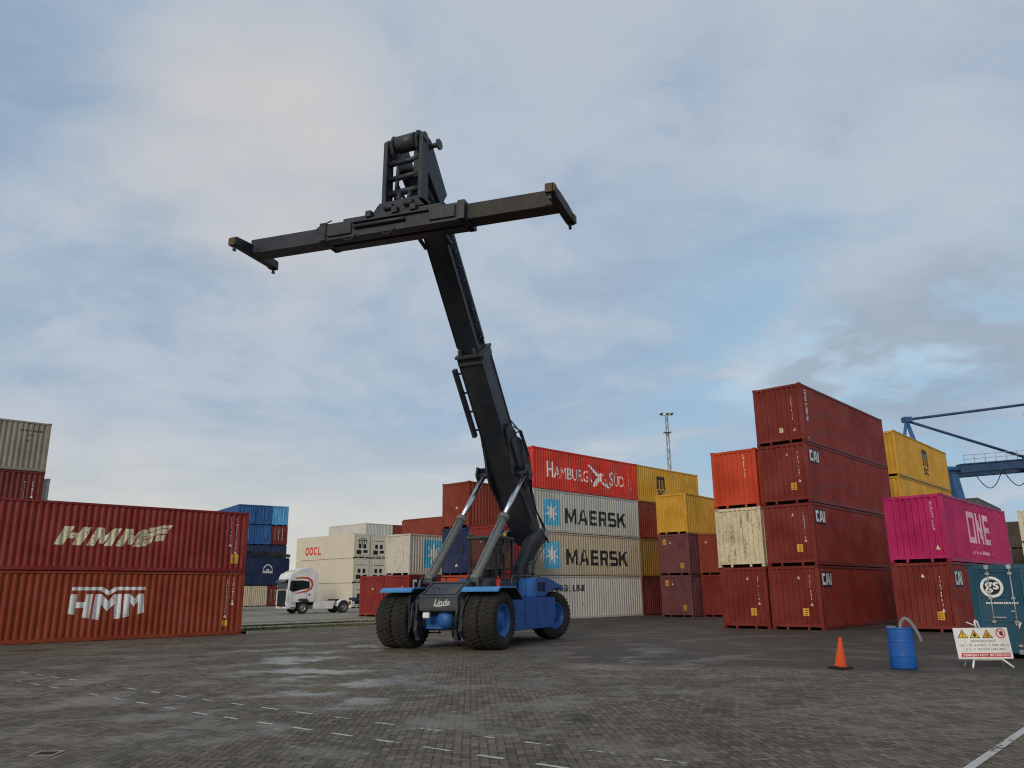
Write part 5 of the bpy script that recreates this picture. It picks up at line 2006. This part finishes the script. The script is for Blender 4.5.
# ------------------------------------------------------------------ white tractor unit
def truck():
    T = thing('tractor_truck', 'white tractor truck with a red swoosh along its cab, no trailer, facing left', 'truck', (-18.95, 72.2, Y0), math.atan2(-0.60, -0.80))
    T.scale = (1.03, 1.03, 1.03)
    mw = paint('truck white', (0.80, 0.80, 0.79), 0.28, 0.12, 0.0, streak=0.08)
    mr = plain('truck red stripe', (0.62, 0.07, 0.03), 0.35)
    mo = plain('truck yellow flash', (0.75, 0.50, 0.10), 0.4)
    # x forward; front axle at x=0; rear axle at -3.7; width 2.5
    bm = bmesh.new()
    prof = [(-0.98, 0.95), (-0.98, 3.05), (-0.90, 3.62), (-0.55, 3.80), (0.45, 3.60), (1.16, 3.24), (1.33, 2.72), (1.40, 1.90), (1.42, 0.95), (0.62, 0.95), (0.55, 1.08), (0.32, 1.22), (-0.32, 1.22), (-0.55, 1.08), (-0.62, 0.95)]
    prism(bm, prof, 'y', -1.23, 1.23)
    bevel(bm, 0.035, 2)
    cab = obj('cab', bm, mw, T)
    bm = bmesh.new()
    prism(bm, [(1.40, 0.42), (1.40, 0.94), (0.62, 0.94), (0.60, 0.60), (0.66, 0.42)], 'y', -1.24, 1.24)
    bevel(bm, 0.06, 2)
    obj('bumper', bm, mw, T)
    bm = bmesh.new()
    for k in range(5):
        z0 = 0.72 + k * 0.235
        xx = 1.435 - 0.012 * k
        box(bm, xx - 0.05, xx + 0.02, -0.90, 0.90, z0, z0 + 0.17)
    box(bm, 1.36, 1.418, -0.96, 0.96, 0.60, 1.93)
    obj('grille', bm, M_dark, cab)
    # windscreen follows the sloping front
    bm = bmesh.new()
    a, b_ = (1.405, 1.99), (1.342, 2.71)
    v = [bm.verts.new(p) for p in ((a[0] + 0.012, -1.13, a[1]), (a[0] + 0.012, 1.13, a[1]), (b_[0] + 0.012, 1.10, b_[1]), (b_[0] + 0.012, -1.10, b_[1]),
                                   (a[0] - 0.03, -1.13, a[1]), (a[0] - 0.03, 1.13, a[1]), (b_[0] - 0.03, 1.10, b_[1]), (b_[0] - 0.03, -1.10, b_[1]))]
    for f in ((0, 1, 2, 3), (7, 6, 5, 4), (0, 4, 5, 1), (1, 5, 6, 2), (2, 6, 7, 3), (3, 7, 4, 0)):
        bm.faces.new([v[i] for i in f])
    obj('windscreen', bm, M_dglass, cab)
    bm = bmesh.new()
    prism(bm, [(1.10, 2.71), (1.30, 2.71), (1.62, 2.55), (1.62, 2.62), (1.34, 2.82)], 'y', -1.1, 1.1)
    obj('sun_visor', bm, M_dglass, cab)
    for s in (-1, 1):
        y0, y1 = sorted((s * 1.20, s * 1.243))
        bm = bmesh.new()
        prism(bm, [(1.24, 1.92), (1.17, 2.70), (0.10, 2.72), (-0.48, 2.62), (-0.52, 2.08), (0.28, 1.94), (0.95, 1.78)], 'y', y0, y1)
        obj('side_window', bm, M_dglass, cab)
        # red swoosh
        bm = bmesh.new()
        yy = s * 1.2465
        pts = [(0.75, 2.86), (0.2, 2.93), (-0.3, 2.90), (-0.62, 2.72), (-0.76, 2.38), (-0.64, 2.05), (-0.3, 1.86), (0.2, 1.76), (0.9, 1.60)]
        wd = [0.05, 0.12, 0.17, 0.19, 0.19, 0.17, 0.14, 0.10, 0.03]
        prev = None
        for i, (p, w_) in enumerate(zip(pts, wd)):
            q0, q1 = Vector(pts[max(i - 1, 0)]), Vector(pts[min(i + 1, len(pts) - 1)])
            d = (q1 - q0).normalized()
            n = Vector((-d.y, d.x))
            a2, b2 = Vector(p) + n * w_ / 2, Vector(p) - n * w_ / 2
            cur = (bm.verts.new((a2.x, yy, a2.y)), bm.verts.new((b2.x, yy, b2.y)))
            if prev:
                bm.faces.new((prev[0], prev[1], cur[1], cur[0]))
            prev = cur
        obj('stripe', bm, mr, cab)
        bm = bmesh.new()
        bm.faces.new([bm.verts.new((x, yy, z)) for x, z in ((0.95, 2.92), (0.35, 3.02), (-0.1, 2.99), (0.3, 2.88))])
        obj('flash', bm, mo, cab)
        bm = bmesh.new()
        box(bm, 1.20, 1.45, s * 1.06 - 0.14, s * 1.06 + 0.14, 0.72, 1.0)
        bevel(bm, 0.03, 2)
        obj('headlight', bm, M_lampw, cab)
        bm = bmesh.new()
        box(bm, 1.02, 1.16, s * 1.40 - 0.10, s * 1.40 + 0.10, 1.95, 2.70)
        tube(bm, (0.95, s * 1.2, 2.72), (1.08, s * 1.4, 2.68), 0.02, n=6)
        bevel(bm, 0.015)
        obj('mirror', bm, M_dark, cab)
        bm = bmesh.new()
        y0, y1 = sorted((s * 0.85, s * 1.20))
        prism(bm, [(-1.02, 0.36), (-1.02, 1.02), (-2.95, 1.02), (-2.80, 0.70), (-2.70, 0.36)], 'y', y0, y1)
        bevel(bm, 0.03, 2)
        obj('side_skirt', bm, mw, T)
        bm = bmesh.new()
        arc = [(-3.7 + 0.62 * math.cos(t), 0.5 + 0.62 * math.sin(t)) for t in [rad(x) for x in range(150, 5, -24)]]
        arc2 = [(-3.7 + 0.57 * math.cos(t), 0.5 + 0.57 * math.sin(t)) for t in [rad(x) for x in range(6, 151, 24)]]
        prism(bm, arc + arc2, 'y', min(s * 0.62, s * 1.24), max(s * 0.62, s * 1.24))
        obj('mudguard', bm, mw if s > 0 else mw, T)
        wheel(T, (0, s * 1.06, 0.50), 0.50, 0.32, s, M_steel, lugs=0)
        wheel(T, (-3.7, s * 0.93, 0.50), 0.50, 0.60, s, M_steel, lugs=0)
    bm = bmesh.new()
    for s in (-1, 1):
        yy = s * 1.236
        ya, yb = min(yy, yy + s * 0.006), max(yy, yy + s * 0.006)
        box(bm, 0.98, 1.0, ya, yb, 1.0, 2.75)
        box(bm, -0.30, -0.28, ya, yb, 1.25, 2.6)
        box(bm, -0.22, -0.02, ya, yb, 1.66, 1.71)
        box(bm, -0.60, -0.45, ya, yb, 1.48, 1.62)
        for z in (0.52, 0.80):
            box(bm, 0.72, 1.05, min(s * 1.24, s * 1.26), max(s * 1.24, s * 1.26), z, z + 0.05)
    obj('door_trim', bm, M_dark, cab)
    bm = bmesh.new()
    for k in range(4):
        y = -0.75 + 0.5 * k
        box(bm, 0.66, 0.78, y - 0.10, y + 0.10, 3.44, 3.53)
    obj('roof_lamp', bm, mo, cab)
    bm = bmesh.new()
    box(bm, 1.40, 1.412, -0.26, 0.26, 0.50, 0.61)
    obj('number_plate', bm, mo, T)
    bm = bmesh.new()
    prism(bm, [(-0.99, 1.0), (-0.99, 3.45), (-1.30, 3.2), (-1.30, 1.0)], 'y', -1.22, -1.19)
    prism(bm, [(-0.99, 1.0), (-0.99, 3.45), (-1.30, 3.2), (-1.30, 1.0)], 'y', 1.19, 1.22)
    obj('side_deflector', bm, mw, cab)
    bm = bmesh.new()
    for s in (-1, 1):
        y0, y1 = sorted((s * 0.38, s * 0.50))
        box(bm, -4.7, 1.1, y0, y1, 0.68, 0.94)
    box(bm, -4.7, -4.6, -0.37, 0.37, 0.66, 0.92)
    tube(bm, (0, -0.95, 0.5), (0, 0.95, 0.5), 0.09, n=10)
    tube(bm, (-3.7, -0.9, 0.5), (-3.7, 0.9, 0.5), 0.14, n=12)
    obj('chassis', bm, M_dark, T)
    bm = bmesh.new()
    lathe(bm, [(0.0, 0.0), (0.48, 0.0), (0.48, 0.09), (0.0, 0.11)], (-3.3, 0, 1.06), (0, 0, 1), 24)
    box(bm, -4.3, -2.8, -0.42, 0.42, 0.945, 1.06)
    prism(bm, [(-3.6, 1.05), (-4.3, 0.96), (-4.3, 1.03)], 'y', -0.3, 0.3)
    obj('fifth_wheel', bm, M_iron, T)
    bm = bmesh.new()
    tube(bm, (-1.15, 0.4, 1.0), (-1.15, 0.4, 2.1), 0.05, n=8)
    tube(bm, (-1.15, 0.4, 2.1), (-1.55, 0.4, 2.0), 0.04, n=8)
    path_tube(bm, [(-1.1, 0.0 + 0.1 * k, 1.9 - 0.7 * math.sin(PI * k / 8)) for k in range(9)], 0.03)
    box(bm, -1.12, -1.02, -1.1, 1.1, 1.0, 1.5)
    obj('hose_stand', bm, M_dark, T)


truck()
# low blue skid seen just behind the truck
t = thing('container_chassis', 'low dark blue empty chassis standing behind the white truck', 'trailer', (-14.3, 76.8, Y0), math.atan2(-0.62, -0.78))
mbl = PC['navy']
bm = bmesh.new()
for s in (-1, 1):
    y0, y1 = sorted((s * 0.40, s * 0.56))
    box(bm, -7.5, 0.6, y0, y1, 0.95, 1.30)
for x in (-7.4, -4.5, -2.0, 0.35):
    box(bm, x, x + 0.22, -1.2, 1.2, 1.06, 1.28)
box(bm, -0.6, 0.6, -0.39, 0.39, 1.0, 1.28)
bevel(bm, 0.01)
obj('frame', bm, mbl, t)
for s in (-1, 1):
    bm = bmesh.new()
    box(bm, -0.9, -0.75, s * 0.85 - 0.07, s * 0.85 + 0.07, 0.06, 1.05)
    box(bm, -1.0, -0.65, s * 0.85 - 0.15, s * 0.85 + 0.15, 0.0, 0.06)
    obj('landing_leg', bm, mbl, t)
    bm = bmesh.new()
    box(bm, -3.6, -1.2, s * 1.0 - 0.03, s * 1.0 + 0.03, 0.45, 0.95)
    obj('side_guard', bm, mbl, t)
    for x in (-5.4, -6.7):
        wheel(t, (x, s * 0.98, 0.50), 0.50, 0.36, s, M_steel, lugs=0)

# ------------------------------------------------------------------ gantry crane on the right
M_cr = paint('crane blue', (0.04, 0.12, 0.28), 0.5, 0.3, 0.05)
M_crd = paint('crane dark blue', (0.030, 0.070, 0.15), 0.5, 0.3, 0.05)
T = thing('gantry_crane', 'tall blue harbour crane with braced boom and hanging cable loops, right edge', 'crane', (0, 0, 0))
Yc = 110.0


def P(x, z, y=Yc):
    return Vector((x, y, z))


def beam(bm, a, b_, w, h):
    d = (b_ - a)
    M4 = d.to_track_quat('X', 'Z').to_matrix().to_4x4()
    M4.translation = a
    box(bm, 0, d.length, -w / 2, w / 2, -h / 2, h / 2, 0, M4)


SL = (19.25 - 18.5) / 10.5
for yy in (Yc - 3, Yc + 3):
    bm = bmesh.new()
    beam(bm, P(60.0, 17.25, yy), P(104, 17.25 + SL * 44, yy), 0.9, 0.9)
    beam(bm, P(60.0, 17.78, yy), P(104, 17.78 + SL * 44, yy), 1.2, 0.14)
    beam(bm, P(60.0, 16.72, yy), P(104, 16.72 + SL * 44, yy), 1.2, 0.14)
    obj('main_girder', bm, M_crd, T)
for x in (61, 72, 83, 94, 103):
    bm = bmesh.new()
    beam(bm, P(x, 17.3 + SL * (x - 60.3), Yc - 2.5), P(x, 17.3 + SL * (x - 60.3), Yc + 2.5), 0.8, 0.9)
    obj('cross_beam', bm, M_crd, T)
for x, y in ((59.0, Yc - 3), (60.6, Yc + 3), (92, Yc - 3), (92, Yc + 3)):
    bm = bmesh.new()
    zt = 16.6 + SL * (x - 60.3)
    a, b_ = 0.45, 0.6
    prism(bm, [(x - a, zt), (x + a, zt), (x + b_ + 2.2, 0.0), (x - b_ + 2.2, 0.0)], 'y', y - 0.7, y + 0.7)
    obj('leg', bm, M_cr, T)
    bm = bmesh.new()
    box(bm, x - 0.2, x + 4.4, y - 0.9, y + 0.9, 0.0, 1.2)
    obj('bogie', bm, M_crd, T)
apex = P(55.4, 24.7)
bm = bmesh.new()
tube(bm, apex, P(104, 30.5), 0.19, n=10)
tube(bm, apex + Vector((0, 0.4, 0)), P(71.2, 19.2), 0.19, n=10)
tube(bm, P(71.2, 18.4), P(71.2, 19.3), 0.4, n=10)
tube(bm, P(73.2, 18.6), P(86, 28.1), 0.2, n=10)
obj('stay', bm, M_crd, T)
bm = bmesh.new()
tube(bm, apex, P(53.0, 20.5, Yc - 3), 0.22, n=10)
tube(bm, apex, P(55.0, 18.0, Yc - 3), 0.22, n=10)
tube(bm, apex, P(58.5, 19.0, Yc + 3), 0.22, n=10)
tube(bm, P(55.0, 18.0, Yc - 3), P(55.0, 0.5, Yc - 3), 0.5, n=10)
tube(bm, P(53.0, 20.5, Yc - 3), P(48.5, 12.0, Yc - 3), 0.28, n=10)
tube(bm, P(48.5, 12.0, Yc - 3), P(55.0, 9.0, Yc - 3), 0.28, n=10)
tube(bm, P(58.5, 19.0, Yc + 3), P(60.6, 17.2, Yc + 3), 0.28, n=10)
tube(bm, P(55.0, 17.4, Yc - 3), P(60.6, 17.2, Yc - 3), 0.35, n=10)
box(bm, 54.9, 56.0, Yc - 0.5, Yc + 0.5, 24.35, 25.05)
obj('apex_frame', bm, M_cr, T)
bm = bmesh.new()
for k in range(10):
    x0 = 61.6 + k * 3.9
    z0 = 16.64 + SL * (x0 - 60.3)
    path_tube(bm, [P(x0 + 3.9 * i / 12, z0 + SL * 3.9 * i / 12 - 2.3 * math.sin(PI * i / 12), Yc - 3.6) for i in range(13)], 0.06, 5)
obj('festoon_cable', bm, M_dark, T)
bm = bmesh.new()
for k in range(30):
    x0 = 60.6 + k * 1.45
    z0 = 17.86 + SL * (x0 - 60.3)
    tube(bm, P(x0, z0, Yc - 3.5), P(x0, z0 + 1.15, Yc - 3.5), 0.035, n=5)
for h in (0.6, 1.15):
    tube(bm, P(60.6, 17.86 + h, Yc - 3.5), P(103, 17.86 + h + SL * 42.4, Yc - 3.5), 0.035, n=5)
obj('walkway_rail', bm, M_steel, T)
bm = bmesh.new()
prism(bm, [(73.6, 25.9), (82, 26.5), (82, 23.1), (73.9, 23.1)], 'y', Yc - 2.5, Yc + 2.5)
house = obj('machine_house', bm, PC['rustred'], T)
bm = bmesh.new()
for x in (74.5, 81):
    for yy in (Yc - 2.2, Yc + 2.2):
        tube(bm, P(x, 18.6, yy), P(x, 23.1, yy), 0.2, n=8)
obj('house_post', bm, M_cr, house)

# ------------------------------------------------------------------ light mast
T = thing('light_mast', 'tall thin lattice mast with lamps on top beyond the red and yellow containers', 'mast', (18.75, 95.0, 0.2))
bm = bmesh.new()
Hm = 22.2


def mw_(z):
    return 0.24 - 0.11 * z / Hm


for sx in (-1, 1):
    for sy in (-1, 1):
        tube(bm, (sx * mw_(0), sy * mw_(0), 0), (sx * mw_(Hm), sy * mw_(Hm), Hm), 0.038, n=6)
z = 0.4
k = 0
while z < Hm - 0.8:
    z2 = z + 0.95
    a, b_ = mw_(z), mw_(z2)
    sg = 1 if k % 2 else -1
    for sy in (-1, 1):
        tube(bm, (-sg * a, sy * a, z), (sg * b_, sy * b_, z2), 0.028, n=5)
        tube(bm, (sy * a, -sg * a, z), (sy * b_, sg * b_, z2), 0.028, n=5)
    z = z2
    k += 1
obj('lattice', bm, M_steel, T)
bm = bmesh.new()
box(bm, -0.45, 0.45, -0.45, 0.45, 20.1, 20.18)
box(bm, -0.75, 0.75, -0.06, 0.06, 22.2, 22.3)
obj('platform', bm, M_steel, T)
for x in (-0.6, 0.15, 0.65):
    bm = bmesh.new()
    prism(bm, [(x - 0.20, 22.31), (x + 0.20, 22.37), (x + 0.19, 22.55), (x - 0.19, 22.49)], 'y', -0.2, 0.16)
    bevel(bm, 0.03)
    obj('lamp', bm, M_gry, T)

# ------------------------------------------------------------------ cone, drum, board
M_cone = paint('cone orange', (0.72, 0.085, 0.012), 0.5, 0.6, 0.0, streak=0.6)
T = thing('traffic_cone', 'orange traffic cone on a dark rubber base, leaning a little', 'cone', (7.63, 19.8, 0.0), rad(20))
bm = bmesh.new()
box(bm, -0.21, 0.21, -0.21, 0.21, 0.0, 0.055)
bevel(bm, 0.015, 2)
obj('base', bm, M_tyre, T)
bm = bmesh.new()
lathe(bm, [(0.150, 0.056), (0.148, 0.09), (0.128, 0.10), (0.036, 0.70), (0.026, 0.72), (0.0, 0.72)], (0, 0, 0), (0.09, -0.03, 1), 24)
obj('body', bm, M_cone, T)

M_drum = paint('drum blue', (0.008, 0.105, 0.42), 0.42, 0.45, 0.0, streak=0.35)
T = thing('drum', 'bright blue plastic drum with a pale hose sticking out of its open top', 'drum', (9.10, 19.75, 0.0), 0)
bm = bmesh.new()
R_ = 0.29
prof = [(0.0, 0.02), (R_ * 0.9, 0.02), (R_ * 0.97, 0.0), (R_, 0.03)]
for zc in (0.30, 0.615):
    prof += [(R_, zc - 0.03), (R_, zc - 0.022), (R_ * 1.02, zc - 0.012), (R_ * 1.02, zc + 0.012), (R_, zc + 0.022), (R_, zc + 0.03)]
prof += [(R_, 0.84), (R_, 0.85), (R_ * 0.98, 0.865), (R_ * 0.98, 0.875), (R_ * 1.02, 0.885), (R_ * 1.02, 0.92), (R_ * 0.94, 0.92), (R_ * 0.92, 0.10), (0.0, 0.08)]
lathe(bm, prof, (0, 0, 0), (0, 0, 1), 40)
for f in bm.faces:
    f.smooth = abs(f.normal.z) < 0.2 or f.calc_area() > 0.01
obj('body', bm, M_drum, T)
T2 = thing('suction_hose', 'pale ribbed suction hose curling out of the blue drum', 'hose', (9.10, 19.75, 0.1))
bm = bmesh.new()
pts = [Vector((-0.04, -0.05, 0.02)), Vector((-0.03, -0.05, 0.55)), Vector((0.0, -0.07, 0.86)), Vector((0.04, -0.11, 0.98)), Vector((0.10, -0.16, 1.02)), Vector((0.18, -0.23, 0.93)), Vector((0.25, -0.29, 0.76)), Vector((0.29, -0.335, 0.62)), Vector((0.31, -0.35, 0.50))]
fine_pts = []
for i in range(len(pts) - 1):
    p0, p1, p2, p3 = pts[max(i - 1, 0)], pts[i], pts[i + 1], pts[min(i + 2, len(pts) - 1)]
    for q in range(6):
        t_ = q / 6
        fine_pts.append(0.5 * ((2 * p1) + (p2 - p0) * t_ + (2 * p0 - 5 * p1 + 4 * p2 - p3) * t_ ** 2 + (3 * p1 - p0 - 3 * p2 + p3) * t_ ** 3))
path_tube(bm, fine_pts, 0.040, 12)
for i in range(2, len(fine_pts) - 2, 1):
    d = (fine_pts[i + 1] - fine_pts[i - 1]).normalized()
    lathe(bm, [(0.039, -0.010), (0.047, 0.0), (0.039, 0.010)], fine_pts[i], d, 12)
M_hose = plain('grey hose', (0.24, 0.245, 0.24), 0.6)
obj('tube', bm, M_hose, T2)
bm = bmesh.new()
lathe(bm, [(0.0, 0.0), (0.11, 0.0), (0.11, 0.05), (0.0, 0.05)], (-0.14, 0.10, 0.80), (0, 0, 1), 16)
tube(bm, (-0.14, 0.10, 0.0), (-0.14, 0.10, 0.80), 0.03, n=8)
obj('nozzle', bm, M_hose, T2)

# warning board on its frame
T = thing('warning_board', 'white warning board on a low frame, yellow triangles above a red band', 'sign', (10.98, 19.62, 0.0), rad(0))
M_board = paint('board white', (0.82, 0.80, 0.76), 0.45, 0.3, 0.0, streak=0.3)
M_yel = plain('sign yellow', (0.80, 0.50, 0.03), 0.45)
M_bred = plain('sign red', (0.55, 0.035, 0.04), 0.45)
M_grn = plain('text grey', (0.16, 0.18, 0.18), 0.5)
TILT = Matrix.Translation((0, 0, 0.20)) @ Matrix.Rotation(rad(-8), 4, 'X')


def tobj(name, bm, mats, parent, normals=True):
    bm.transform(TILT)
    return obj(name, bm, mats, parent, normals)


bw, bh = 0.64, 0.70
bm = bmesh.new()
box(bm, -bw, bw, 0.0, 0.02, 0, bh)
bevel(bm, 0.006)
board = tobj('board', bm, M_board, T)
bm = bmesh.new()
Q = []


def up(dst):
    for v in dst.verts:
        v.co = Vector((v.co.x, -0.003 - v.co.z, v.co.y))


for i, cx in enumerate((-0.44, -0.16, 0.14)):
    add_poly(bm, [(cx - 0.125, 0.47), (cx + 0.125, 0.47), (cx, 0.665)], 1, 0.0)
    add_poly(bm, [(cx - 0.10, 0.483), (cx + 0.10, 0.483), (cx, 0.640)], 0, 0.002)
    if i == 0:
        add_rect(bm, cx - 0.010, 0.535, cx + 0.010, 0.60, 1, 0.004)
        add_ring(bm, cx, 0.512, 0, 0.013, 1, 0.004, 12)
    elif i == 1:
        add_ring(bm, cx, 0.525, 0, 0.028, 1, 0.004, 14)
        add_poly(bm, [(cx - 0.04, 0.515), (cx + 0.04, 0.515), (cx + 0.012, 0.59), (cx - 0.012, 0.59)], 1, 0.004)
    else:
        add_rect(bm, cx - 0.05, 0.52, cx + 0.05, 0.536, 1, 0.004)
        add_rect(bm, cx - 0.03, 0.50, cx + 0.03, 0.512, 1, 0.004)
        add_poly(bm, [(cx - 0.02, 0.545), (cx + 0.03, 0.545), (cx, 0.60)], 1, 0.004)
add_ring(bm, 0.46, 0.57, 0.092, 0.115, 2, 0.0, 28)
add_ring(bm, 0.475, 0.56, 0, 0.045, 1, 0.0, 14)
add_rect(bm, 0.45, 0.58, 0.475, 0.63, 1, 0.0)
add_rect(bm, 0.485, 0.58, 0.505, 0.625, 1, 0.0)
add_poly(bm, [(0.385, 0.63), (0.40, 0.645), (0.535, 0.51), (0.52, 0.495)], 2, 0.002)
up(bm)
tobj('pictogram', bm, [M_yel, M_dark, M_bred], board, normals=False)
# three lines of small print, unreadable in the photograph
bm = bmesh.new()
rr = random.Random(9)
for (z0, xa, xb) in ((0.375, -0.28, 0.34), (0.285, -0.56, 0.60), (0.195, -0.42, 0.48)):
    x = xa
    while x < xb:
        w_ = rr.uniform(0.022, 0.036)
        h_ = 0.042
        k = rr.randint(0, 3)
        add_rect(bm, x, z0, x + 0.008, z0 + h_)
        if k != 1:
            add_rect(bm, x + 0.008, z0 + h_ - 0.008, x + w_, z0 + h_)
        if k in (1, 2):
            add_rect(bm, x + 0.008, z0, x + w_, z0 + 0.008)
        if k in (0, 3):
            add_rect(bm, x + w_ - 0.008, z0, x + w_, z0 + h_ - 0.009)
        x += w_ + rr.choice((0.012, 0.012, 0.012, 0.012, 0.045))
up(bm)
tobj('small_print', bm, M_grn, board, normals=False)
bm = bmesh.new()
add_rect(bm, -0.56, 0.045, 0.58, 0.135, 0, 0.0)
add_text(bm, 'TERREIN NIET BETREDEN', -0.53, 0.063, 0.55, 0.117, 1, 0.002, bold=0.02)
up(bm)
tobj('red_band', bm, [M_bred, M_white], board, normals=False)
bm = bmesh.new()
path_tube(bm, [(-0.40, -0.10, 0.015), (-0.28, 0.04, 0.175), (-0.25, 0.055, 0.185), (0.38, 0.055, 0.185), (0.41, 0.04, 0.175), (0.55, -0.10, 0.015)], 0.022, 8)
for x, xf in ((-0.26, -0.38), (0.39, 0.53)):
    tube(bm, (x, 0.055, 0.18), (x, 0.115, 0.60), 0.014, n=8)
    tube(bm, (x, 0.115, 0.60), (xf, 0.30, 0.012), 0.014, n=8)
obj('stand', bm, M_board, T)
bm = bmesh.new()
path_tube(bm, [(-0.08, 0.10, 0.88), (-0.09, 0.12, 1.02), (-0.06, 0.14, 1.06), (-0.02, 0.14, 1.03), (0.0, 0.10, 0.88)], 0.022, 8)
tube(bm, (-0.06, 0.13, 0.93), (-0.26, 0.18, 1.02), 0.014, n=6)
obj('handle', bm, M_board, T)
